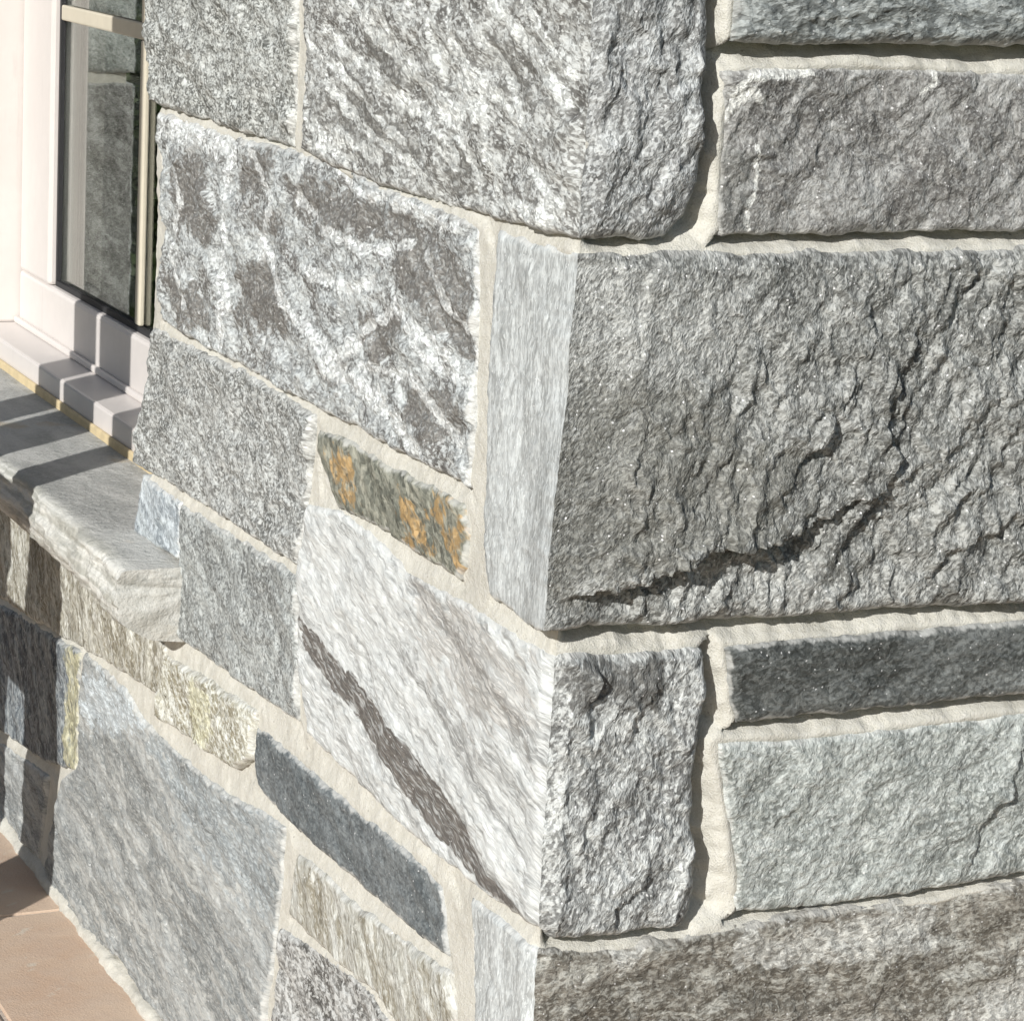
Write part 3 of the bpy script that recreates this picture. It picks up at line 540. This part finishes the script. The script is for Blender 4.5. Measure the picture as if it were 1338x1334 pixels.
m_s9 = stone_mat('blue grey banded slate', (.22, .23, .235), (.34, .35, .355), (.54, .54, .53), -10, 7.0, 12, pc=(.42, .56), ff=230, fine_dark=0.2, fleck=0.35, a_col=(.42, .46, .50), b_col=(.25, .27, .285), a_amt=.6, b_amt=.75, seed=16, bump=0.45, haze=.5, fs=4, mc=0.75)
m_s10 = stone_mat('shade darkened slate', (.09, .103, .12), (.145, .162, .182), (.36, .38, .39), -60, 4, 14, ff=120, a_col=(.38, .35, .22), a_amt=0.65, seed=17, bump=0.5, haze=.4, fine_dark=.3)  # cast shadow deepened in the base colour; mask keeps the sunlit edge yellow
m_s12 = stone_mat('tan banded slate', (.27, .245, .195), (.42, .41, .375), (.63, .63, .61), -60, 5, 20, ff=200, fine_dark=0.25, fleck=0.4, seed=18, bump=0.6, haze=.5, vein=.5, vein_scale=12, fs=3)
m_s13 = stone_mat('mottled schist', (.12, .115, .11), (.32, .315, .31), (.56, .56, .56), -12, 3.0, 16, ff=140, fleck=.7, seed=19, bump=0.6, haze=.4, vein=.6)
m_t1 = stone_mat('green grey schist', (.165, .175, .174), (.265, .283, .281), (.46, .48, .48), 12, 3.0, 10, ff=140, fine_dark=.5, fleck=.5, seed=20, bump=0.9, haze=.3)
m_t2 = stone_mat('brown grey schist', (.17, .162, .157), (.25, .242, .236), (.46, .455, .45), 60, 1.5, 10, ff=210, fine_dark=.4, fleck=.5, a_col=(.12, .12, .115), b_col=(.56, .555, .54), a_amt=.7, b_amt=.9, seed=21, bump=0.7, haze=.4, glint=.7)
m_t3 = stone_mat('black slate', (.062, .066, .064), (.10, .104, .101), (.30, .31, .31), 10, 2.0, 12, ff=150, fine_dark=.4, fleck=0.22, a_col=(.24, .25, .25), a_amt=0.2, seed=22, bump=0.6, haze=.5, mc=0.3)
m_t4 = stone_mat('grey green schist', (.27, .285, .275), (.38, .40, .39), (.56, .58, .57), 50, 1.8, 11, ff=170, fine_dark=.42, fleck=.6, seed=23, bump=0.8, haze=.4)
m_q4r = stone_mat('brown lichen schist', (.14, .125, .105), (.23, .21, .185), (.46, .45, .42), 8, 2.6, 14, ff=190, fine_dark=.5, fleck=0.4, a_col=(.44, .435, .42), a_amt=0.6, seed=24, bump=0.7, haze=.4)
MORTAR = mortar_mat()

# ------------------------------------------------------------------ the stone wall
wall = empty('stone_house_corner', (0, 0, GROUND))
tag(wall, 'corner of a house wall in grey split stone with pale lime mortar joints', 'house corner')
W0 = (0, 0, -GROUND)       # the parts are written in wall coordinates
FL = dict(style='flat', amp=1.0, proud=0.0032, er=.005, ed=.0022, grow=.0038, skirt=.05, res=.0036, ang=-20)
RR = dict(style='rough', amp=1.3, proud=0.0, er=.009, ed=.007, skirt=.06, res=.0024, ang=40)
SP = dict(style='split', amp=1.0, proud=0.006, er=.012, ed=.010, skirt=.06, res=.0022, ang=62)
def st(keys, mats, base, label=None, loc=W0, **kw):
    p = dict(base); p.update(kw); p.setdefault('seed', sum(ord(ch) for ch in keys[0]) * 7)
    return build_stone(keys, mats, p, wall, loc, label)
DEEP = .145
st(['S1'], [m_s1], FL, 'dark speckled stone beside the window, under the top edge', amp=1.4, proud=.006, skirt=DEEP)
st(['Q1L', 'Q1R'], [m_q1l, m_q1r], dict(FL, proud=.004, amp=1.5), 'large corner stone with white diagonal veins on its window side', over=dict(SP, amp=.55, proud=.008, ang=68, ed=.012))
st(['S2'], [m_s2], FL, 'white quartz stone mottled with dark brown patches beside the window glass', amp=1.8, skirt=DEEP, proud=.004)
st(['Q2L', 'Q2R'], [m_q2l, m_q2r], dict(FL, amp=.6, ang=88, cx=.026, cw=.075), 'biggest corner stone, rough dark grey with a broken ledge and a pale narrow side', over=dict(SP, ang=60, amp=.68, proud=.008, cx=.026, cw=.075))
st(['S3'], [m_s3], FL, 'dark grey stone level with the window sill and above it', skirt=DEEP, amp=1.3, proud=.004)
st(['B1'], [m_b1], FL, 'small blue-grey stone resting on the end of the sill', skirt=DEEP)
st(['S4'], [m_s4], FL, 'small rust-stained stone between the white mottled stone and the white quoin', ang=-35)
st(['S5'], [m_s5], FL, 'mid grey stone against the end of the sill', proud=.004)
st(['Q3L', 'Q3R'], [m_q3l, m_q3r], dict(FL, ang=-17, amp=.9), 'corner stone whose pale side is crossed by a dark diagonal band', over=dict(SP, ang=70, amp=.5, proud=.008, ed=.014))
st(['S6'], [m_s6], FL, 'narrow blue-black stone lying below the pale corner stone', amp=.7)
st(['S7'], [m_s7], FL, 'small yellowish white-veined stone below the end of the sill', ang=-32, amp=1.3, proud=.005)
st(['S8'], [m_s8], FL, 'brown banded stone under the sill', ang=-50, amp=1.2, proud=.0)
st(['S9'], [m_s9], FL, 'large blue-grey slab standing on the terracotta floor', ang=-10, amp=.9, proud=.004)
st(['S10'], [m_s10], FL, 'slate stone coloured dark for its shade, sunlit edge left yellow, below the brown stone', ang=-50)
st(['S11'], [m_s9], FL, 'low grey stone at the floor crossed by a strip of sun')
st(['S12'], [m_s12], FL, 'tan and grey banded stone under the blue-black one', ang=-50)
st(['S13'], [m_s13], FL, 'mottled dark stone under the tan banded one')
st(['Q4L', 'Q4R'], [m_q2l, m_q4r], dict(FL, amp=.6, ang=88), 'lowest corner stone in view, brown speckled with a pale blue side', over=dict(RR, ang=10, amp=1.2))
st(['T1'], [m_t1], RR, 'green-grey stone overhanging a deep joint', ang=12, proud=.012, amp=1.2, ed=.004)
st(['T2'], [m_t2], RR, 'flat brown-grey stone edged with pale chips')
st(['T3'], [m_t3], RR, 'long thin black stone', ang=10, amp=.8, proud=.004, ed=.005)
st(['T4'], [m_t4], RR, 'pale grey-green stone below the thin black one', ang=50, amp=.9)
CO = dict(RR, res=.008)
st(['F1'], [m_t2], CO); st(['F2'], [m_t4], CO); st(['F3'], [m_t1], CO); st(['F4'], [m_q2r], CO); st(['F5'], [m_t2], CO); st(['F6'], [m_t3], CO)
st(['Q0L', 'Q0R'], [m_s3, m_t4], dict(FL, res=.007), over=dict(CO)); st(['F7'], [m_q2r], CO); st(['F8'], [m_t1], CO)
st(['F9'], [m_s5], dict(FL, res=.008, skirt=DEEP)); st(['F10'], [m_t4], CO); st(['F11'], [m_t2], CO)
st(['Q5L', 'Q5R'], [m_s9, m_t1], dict(FL, res=.007), over=dict(CO))
st(['F12'], [m_s13], dict(FL, res=.009)); st(['F13'], [m_s9], dict(FL, res=.009)); st(['F14'], [m_s1], dict(FL, res=.009))
st(['Q6L', 'Q6R'], [m_s2, m_t2], dict(FL, res=.008), over=dict(CO)); st(['F15'], [m_t3], CO); st(['F16'], [m_t4], CO)
st(['F17'], [m_s3], dict(FL, res=.009, skirt=DEEP)); st(['F18'], [m_s9], dict(FL, res=.009, skirt=DEEP))
for i, (ml, mr) in enumerate(((m_s3, m_t2), (m_s9, m_t4), (m_s5, m_t1))):
    st([f'J{i}L', f'J{i}R'], [ml, mr], dict(FL, res=.007), loc=(0, JAMB_Y, -GROUND), over=dict(RR, res=.005, skirt=.05))

# mortar: raked out under and to the right of each stone, wiped flush onto the stone below
def mortar_sheet(face, s0, s1, z0, z1, res, rec, rec_side, flush, seed, corner, keys):
    ns = int((s1 - s0) / res); nz = int((z1 - z0) / res)
    S, Z = np.meshgrid(np.linspace(s0, s1, ns + 1), np.linspace(z1, z0, nz + 1)); P = np.stack([S.ravel(), Z.ravel()], 1)
    dul = np.full(len(P), .06); rc = np.full(len(P), rec); dlr = np.full(len(P), .06); deep = np.zeros(len(P))
    for k in keys:
        poly = polygon(k); a = np.array(poly); lo = a.min(0) - .06; hi = a.max(0) + .06
        idx = np.where((P[:, 0] > lo[0]) & (P[:, 0] < hi[0]) & (P[:, 1] > lo[1]) & (P[:, 1] < hi[1]))[0]
        if not len(idx): continue
        p = P[idx]; d, v, _ = seg_dist(p, poly); ins = inside(p, poly)
        deep[idx] = np.maximum(deep[idx], np.where(ins, d, 0))
        v = np.where(ins[:, None], -v, v); d = np.where(ins, .0004, d)
        ul = (v[:, 1] - v[:, 0] * .8) > 0
        i1 = idx[ul]; nearer = d[ul] < dul[i1]; sidew = sstep(.5, .9, np.abs(v[ul, 0]) / (np.hypot(v[ul, 0], v[ul, 1]) + 1e-9)); rc[i1] = np.where(nearer, rec + (rec_side - rec) * sidew, rc[i1]); dul[i1] = np.minimum(dul[i1], d[ul]); i2 = idx[~ul]; dlr[i2] = np.minimum(dlr[i2], d[~ul])
    t = dul / (dul + dlr); s, z = P[:, 0], P[:, 1]
    nz1 = fbm(s * 18, z * 18, seed, 4)
    h = rc + (flush - rc) * sstep(0.12, 0.9, t + .22 * nz1)
    h += 0.0010 * fbm(s * 30, z * 30, seed + 3, 3) + 0.0005 * fbm(s * 150, z * 150, seed + 4, 3)
    h -= deep * .9
    off = np.zeros(len(P))
    if corner:
        c = np.abs(s); w = sstep(0, .02, c); hc = -0.006 + 0.002 * fbm(z * 20, z * 0, 901, 3)
        h = hc + (h - hc) * w; off = -hc * (1 - w)
    X = np.stack([-h, -s + off, z], 1) if face == 'L' else np.stack([s + off, -h, z], 1)
    Q = grid_quads(nz + 1, ns + 1); Q = Q[(deep[Q].min(1) < .016)]
    used = np.unique(Q); rm = np.zeros(len(P), np.int64); rm[used] = np.arange(len(used))
    o = fast_mesh('mortar', X[used], rm[Q], [MORTAR], parent=wall); o.location = W0
    return o
LK = [k for k in STONES if STONES[k][0] == 'L' and k[0] != 'J']; RK = [k for k in STONES if STONES[k][0] == 'R' and k[0] != 'J']
mortar_sheet('R', 0.0, 1.28, GROUND, 1.14, .0032, -.030, -.042, -.0035, 5, True, RK)
mortar_sheet('L', -1.29, 0.0, -.427, 1.14, .0036, -.0075, -.0022, -.0012, 6, True, LK)
mortar_sheet('L', -3.6, 0.0, GROUND, -.425, .0042, -.0075, -.0022, -.0012, 6, True, LK)
core = box_mesh('wall_core', [(.012, .26, .035, 1.27, GROUND, 1.14), (.035, 1.28, .036, .25, GROUND, 1.139), (.014, .26, 1.27, 3.6, GROUND, -.43),
                              (.014, .26, 2.965, 3.57, -.33, .81), (.014, .26, 1.27, 3.57, .81, 1.138)], MORTAR, wall)
core.location = W0
# ------------------------------------------------------------------ window with its stone sill
def plain(name, col, rough=.5, spec=.4, nscale=60, var=.06, bump=0.0):
    M = NT(name); o = M.coords('obj'); f = M.noise(o, nscale, 4, .6); g = M.noise(o, 6, 3)
    c = M.mix(M.ramp(f, .3, .7), tuple(x * (1 - var) for x in col), tuple(min(1, x * (1 + var)) for x in col))
    c = M.mix(M.ramp(g, .35, .65, 0, .5), c, tuple(x * .93 for x in col))
    c = M.mix(M.ramp(M.noise(M.mapping(o, 0, (1, 1, .12)), 38, 5, .7), .58, .74, 0, .35), c, tuple(x * .72 for x in col))
    nm = M.bump(f, 1.0, bump) if bump else None
    return M.done(c, rough, nm, spec)
FRAME = plain('window paint', (.67, .63, .60), .42, .45, 40, .02)
BAR = plain('cream glazing bar', (.60, .55, .44), .5, .4, 40, .03)
GASKET = plain('black gasket', (.03, .03, .032), .6)
SEAL = plain('yellowed sealant', (.60, .49, .30), .7, .3, 50, .12, .001)
GLASS = NT('window glass'); gb = GLASS.n('ShaderNodeBsdfGlass'); gb.inputs['IOR'].default_value = 1.6; gb.inputs['Roughness'].default_value = 0
gb.inputs['Color'].default_value = (.95, .97, .955, 1)
GLASS.t.links.new(gb.outputs[0], GLASS.out.inputs['Surface']); GLASS = GLASS.mat
ZS = -.334
win = empty('casement', (.2, 2.1, ZS)); tag(win, 'pale painted window with cream glazing bars and a grey stone sill', 'window')
def wpart(name, boxes, mat, bevel=.004, parent=win):
    o = box_mesh(name, boxes, mat, parent, bevel)
    o.location = (-.2, -2.1, -ZS) if parent is win else (0, 0, 0)
    return o
Y0, Y1 = 1.272, 2.948
of = wpart('outer_frame', [(.133, .30, Y0, Y1, ZS + .003, -.286), (.133, .30, 2.81, Y1, -.2859, .80), (.133, .30, Y0, 1.33, -.2859, .80), (.133, .30, 1.33, 2.81, .745, .80)], FRAME, .005)
wpart('sealant', [(.1255, .1325, Y0, Y1, ZS - .004, ZS + .014)], SEAL, .003, of)
sash = wpart('sash', [(.214, .275, 1.335, 2.806, -.284, -.186), (.2145, .275, 2.605, 2.806, -.1855, .742), (.2145, .275, 1.335, 1.50, -.1855, .742), (.214, .275, 1.50, 2.605, .64, .742)], FRAME, .007)
wpart('drip_bead', [(.204, .2135, 1.335, 2.806, -.2855, -.274)], FRAME, .003, sash)
wpart('gasket', [(.228, .2365, 1.50, 2.6045, -.1855, -.176), (.228, .2365, 2.5955, 2.6045, -.1755, .64), (.228, .2365, 1.50, 1.51, -.1755, .64)], GASKET, 0, sash)
wpart('pane', [(.237, .241, 1.49, 2.61, -.19, .66)], GLASS, 0)
wpart('pane', [(.257, .261, 1.49, 2.61, -.19, .66)], GLASS, 0)
wpart('glazing_bar', [(.2275, .2365, 1.51, 2.594, .291, .318)], BAR, .003)
wpart('glazing_bar', [(.227, .2368, 2.086, 2.112, -.175, .2905)], BAR, .003)
wpart('glazing_bar', [(.227, .2368, 2.086, 2.112, .3185, .639)], BAR, .003)

def sill_mat():
    M = NT('slate sill'); o = M.coords('obj')
    a = M.noise(M.mapping(o, 0, (1, .35, 2.2)), 16, 5, .6, .4); f = M.noise(o, 190, 4, .65); p = M.noise(o, 8, 4)
    c = M.mix(M.ramp(a, .36, .62), (.33, .335, .32), (.50, .50, .475))
    c = M.mix(M.ramp(f, .42, .66, 0, .55), c, (.58, .58, .55))
    c = M.mix(M.ramp(p, .60, .70, 0, .6), c, (.44, .36, .25))
    # the rough broken front is paler and banded along its layers
    g = M.n('ShaderNodeAttribute'); g.attribute_name = 'front'
    b = M.noise(M.mapping(o, 0, (1, .25, 5)), 22, 5, .6)
    c2 = M.mix(M.ramp(b, .38, .62), (.40, .40, .36), (.66, .66, .62)); c2 = M.mix(M.ramp(f, .38, .3, 0, .5), c2, (.22, .21, .18))
    c = M.mix(g.outputs['Fac'], c, c2)
    e = M.n('ShaderNodeAttribute'); e.attribute_name = 'smear'
    mk = M.ramp(M.math('ADD', e.outputs['Fac'], M.math('MULTIPLY', M.math('SUBTRACT', M.noise(o, 30, 4), .5), .8)), .4, .6, 0, .85)
    c = M.mix(mk, c, (.45, .445, .41))
    h = M.math('ADD', f, M.math('MULTIPLY', M.noise(o, 60, 4, .6), 2.0))
    return M.done(c, .65, M.bump(h, 1.0, .0022), .3)
SILL = sill_mat()
def build_sill():
    y = np.arange(1.125, 3.0, .005); ny = len(y)
    prof = [(.16, 0), (.13, 0), (.10, 0), (.07, 0), (.04, 0), (.02, 0), (0, 0), (-.015, 0), (-.03, 0), (-.042, 0), (-.052, 0), (-.060, -.001), (-.066, -.004), (-.069, -.009),
            (-.070, -.014), (-.070, -.019), (-.069, -.024), (-.071, -.029), (-.075, -.034), (-.077, -.039), (-.077, -.045), (-.076, -.051), (-.074, -.057), (-.071, -.063), (-.068, -.069), (-.064, -.075), (-.058, -.082),
            (-.054, -.090), (-.04, -.098), (.0, -.102), (.05, -.102)]
    n = len(prof); px = np.array([a for a, b in prof]); pz = np.array([b for a, b in prof])
    fr = sstep(-.05, -.064, px)
    Y, I = np.meshgrid(y, np.arange(n), indexing='ij')
    X = px[I] - .014 * sstep(1.6, 1.12, Y) * fr[I]; Z = pz[I].copy()
    arc = np.r_[0, np.cumsum(np.hypot(np.diff(px), np.diff(pz)))][I]
    d = .006 * fbm(Y * 7, arc * 12, 11, 3) + .004 * ridged(Y * 12, arc * 90, 12, 3) + .0015 * fbm(Y * 90, arc * 120, 13, 2)
    X -= d * fr[I]; Z += (.0010 * fbm(Y * 10, X * 10, 14, 3) + .0004 * fbm(Y * 60, X * 60, 15, 2)) * (1 - fr[I]) * (I < 15) + .002 * fbm(Y * 40, arc * 60, 16, 2) * fr[I]
    yy = Y + (.008 * fbm(X * 22, Z * 22, 18, 3)) * sstep(1.2, 1.125, Y)
    V = np.stack([X, yy, Z + ZS], -1)
    front = fr[I]; smear = sstep(1.30, 1.16, Y) * .75 * (X > -.075) * np.clip(.35 + (X + .05) * 9, 0, 1)
    Q = grid_quads(ny, n)[:, ::-1]
    Vs = [V.reshape(-1, 3)]; Qs = [Q]; fs = [front.ravel()]; ss = [smear.ravel()]; off = ny * n
    ring = np.concatenate([V[0], V[0][:1]]); cen = V[0].mean(0); cen[0] = .035; n1 = n; n = n + 1
    rows = []; K = 14
    for k in range(K + 1):
        t = k / K; r = ring + (cen - ring) * t
        r = r.copy(); r[:, 1] += .0025 * fbm(r[:, 0] * 50, r[:, 2] * 50, 21, 3) * min(1, k / 2) 
        rows.append(r)
    C = np.array(rows); Vs.append(C.reshape(-1, 3)); Qs.append(grid_quads(K + 1, n, off)); fs.append(np.full((K + 1) * n, .4)); ss.append(np.full((K + 1) * n, .5))
    o = fast_mesh('sill', np.concatenate(Vs), np.concatenate(Qs), [SILL], attrs=dict(front=np.concatenate(fs), smear=np.concatenate(ss)), parent=win)
    o.location = (-.2, -2.1, -ZS); o['label'] = 'thick grey slate sill with a rough broken front edge'
build_sill()

# dark room behind the glass
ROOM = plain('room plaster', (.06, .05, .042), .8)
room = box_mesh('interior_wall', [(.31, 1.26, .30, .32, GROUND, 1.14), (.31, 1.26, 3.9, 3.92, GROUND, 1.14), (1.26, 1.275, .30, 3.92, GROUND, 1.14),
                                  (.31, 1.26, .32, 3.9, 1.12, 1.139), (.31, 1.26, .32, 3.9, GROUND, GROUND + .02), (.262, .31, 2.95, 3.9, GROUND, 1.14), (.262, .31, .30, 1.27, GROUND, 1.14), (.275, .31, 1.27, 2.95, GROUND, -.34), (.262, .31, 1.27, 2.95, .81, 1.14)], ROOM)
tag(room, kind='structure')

# ------------------------------------------------------------------ ground: terracotta patio, lawn beyond
def tile_mat():
    M = NT('terracotta'); o = M.coords('obj'); w = M.n('ShaderNodeNewGeometry').outputs['Position']
    a = M.noise(w, 7, 5, .6, .3); b = M.noise(w, 30, 5, .65); f = M.noise(w, 300, 3, .6)
    c = M.mix(M.ramp(a, .36, .64), (.56, .405, .295), (.61, .47, .355))
    c = M.mix(M.ramp(b, .38, .62, 0, .4), c, (.56, .44, .35))
    c = M.mix(M.ramp(f, .42, .30, 0, .35), c, (.26, .15, .10))
    c = M.mix(M.ramp(M.noise(M.mapping(w, .6, (1, 2.2, 1)), 13, 4, .6), .63, .70, 0, .7), c, (.62, .56, .47))
    return M.done(c, .55, M.bump(M.math('ADD', f, b), 1.0, .0012), .3)
TILE = tile_mat(); GROUT = plain('pale grout', (.52, .45, .38), .9, .2, 120, .12, .002)
patio = box_mesh('patio', [(-2.9, -.0005, -1.6, 5.0, GROUND - .05, GROUND - .004), (0.0, 1.6, -1.6, -.0005, GROUND - .05, GROUND - .004)], GROUT); tag(patio, kind='structure')
TS, GJ = .46, .010
def tile_me(w, d):
    a = box_mesh('tile', [(-w / 2, w / 2, -d / 2, d / 2, -.010, 0)], TILE); me = a.data; bpy.data.objects.remove(a); return me
cache = {}
def tile(x0, x1, y0, y1):
    k = (round(x1 - x0, 3), round(y1 - y0, 3))
    if k not in cache: cache[k] = tile_me(x1 - x0, y1 - y0)
    o = bpy.data.objects.new('tile', cache[k]); link(o, patio)
    o.location = ((x0 + x1) / 2, (y0 + y1) / 2, GROUND + random.uniform(-.0006, .0006)); o.rotation_euler = (random.uniform(-.002, .002), random.uniform(-.002, .002), random.uniform(-.003, .003))
    md = o.modifiers.new('bevel', 'BEVEL'); md.width = .002; md.segments = 1
ys = [1.645 + (k) * TS for k in range(-7, 8)]; xs = [-.195 - k * TS for k in range(0, 6)]
for y in ys:
    if y < -1.6: continue
    if y + TS > -.0 : tile(-.195 + GJ / 2, -.004 if y > 0 else -.004, y + GJ / 2, y + TS - GJ / 2)
    else: tile(-.195 + GJ / 2, -.195 + TS - GJ / 2, y + GJ / 2, y + TS - GJ / 2)
    for x in xs: tile(x - TS + GJ / 2, x - GJ / 2, y + GJ / 2, y + TS - GJ / 2)
    if y < 0 < y + TS:
        for k in range(0, 4): tile(max(.004, -.195 + k * TS + GJ / 2) if k else .004, -.195 + (k + 1) * TS - GJ / 2, y + GJ / 2, -.004)
    if y + TS < -.0:
        for k in range(1, 4): tile(-.195 + k * TS + GJ / 2, -.195 + (k + 1) * TS - GJ / 2, y + GJ / 2, y + TS - GJ / 2)
def bead():
    y = np.arange(-.01, 3.6, .006); k = 8; Y, A = np.meshgrid(y, np.linspace(0, math.pi / 2, k), indexing='ij')
    rr = .014 + .006 * fbm(Y * 9, A * .5, 31, 4) + .0015 * fbm(Y * 70, A * 3, 32, 2)
    X = np.stack([.012 - (rr + .010) * np.cos(A), Y, GROUND - .002 + rr * np.sin(A) ** 1.0 * 1.3], -1)
    o = fast_mesh('mortar', X.reshape(-1, 3), grid_quads(len(y), k)[:, ::-1], [MORTAR], parent=wall); o.location = W0
    o = fast_mesh('mortar', np.stack([X[..., 1], X[..., 0], X[..., 2]], -1)[:220].reshape(-1, 3), grid_quads(220, k), [MORTAR], parent=wall); o.location = W0
bead()
def lawn_mat():
    M = NT('lawn'); o = M.coords('obj'); a = M.noise(o, .6, 5); b = M.noise(o, 40, 4)
    c = M.mix(M.ramp(a, .35, .65), (.035, .05, .018), (.065, .085, .03)); c = M.mix(M.ramp(b, .3, .7, 0, .6), c, (.03, .04, .012))
    return M.done(c, .9, M.bump(b, 1, .03), .1)
lawn = fast_mesh('lawn', [(-600, -600, GROUND - .06), (600, -600, GROUND - .06), (600, 600, GROUND - .06), (-600, 600, GROUND - .06)], [[0, 1, 2, 3]], [lawn_mat()]); tag(lawn, kind='structure')

# clipped hedge beyond the lawn, unseen, added to darken what the panes mirror
def hedge():
    root = empty('hedge', (-3.2, 8.2, GROUND)); tag(root, 'dark clipped hedge out of view, added as the dark mass in the window panes', 'hedge')
    rng = np.random.default_rng(3); n = 9000
    c = np.stack([rng.uniform(-3.4, 3.4, n), rng.uniform(-.45, .45, n), rng.uniform(0, 1.9, n)], 1)
    c[:, 1] = np.where(rng.random(n) < .7, -.45 + rng.normal(0, .05, n), c[:, 1])
    a = rng.normal(size=(n, 3)); a /= np.linalg.norm(a, axis=1)[:, None]; b = np.cross(a, rng.normal(size=(n, 3))); b /= np.linalg.norm(b, axis=1)[:, None]
    V = np.stack([c - a * .07, c - b * .03, c + a * .07, c + b * .03], 1).reshape(-1, 3); Q = np.arange(n * 4).reshape(-1, 4)
    o = fast_mesh('foliage', V, Q, [plain('hedge leaves', (.045, .065, .022), .6, .3, 9, .4)], parent=root); o['kind'] = 'stuff'
    hw = plain('hedge wood', (.06, .045, .03), .9)
    for k in range(7): box_mesh('stem', [(-3.3 + k * 1.1 - .03, -3.3 + k * 1.1 + .03, -.03, .03, -.1, 1.6)], hw, root)
hedge()

# ------------------------------------------------------------------ invented wooden trellis out of view, shaped to cast stripes on sill and wall
WOOD = plain('weathered wood', (.20, .15, .10), .8, .2, 90, .2, .002)
tr = empty('shadow_trellis', (-.45, 1.55, GROUND)); tag(tr, 'invented slatted trellis out of view, casting striped shadows on the sill and wall', 'trellis')
def tpart(name, b):
    o = box_mesh(name, [b], WOOD, tr, .003); o.location = (.45, -1.55, -GROUND)
def slat(y0, y1, z1, z0=GROUND): tpart('slat', (-.453, -.447, y0, y1, z0, z1))
slat(1.731, 1.8672, .40, -.12); slat(1.527, 1.707, 1.0, -.12); slat(1.312, 1.419, .80, -.12)
tpart('post', (-.47, -.43, 1.357, 1.517, GROUND, -.165)); tpart('post', (-.47, -.43, 1.667, 1.827, GROUND, -.165))
tpart('rail', (-.446, -.430, 1.357, 1.867, -.46, -.33)); tpart('rail', (-.446, -.430, 1.312, 1.8672, -.164, -.121))
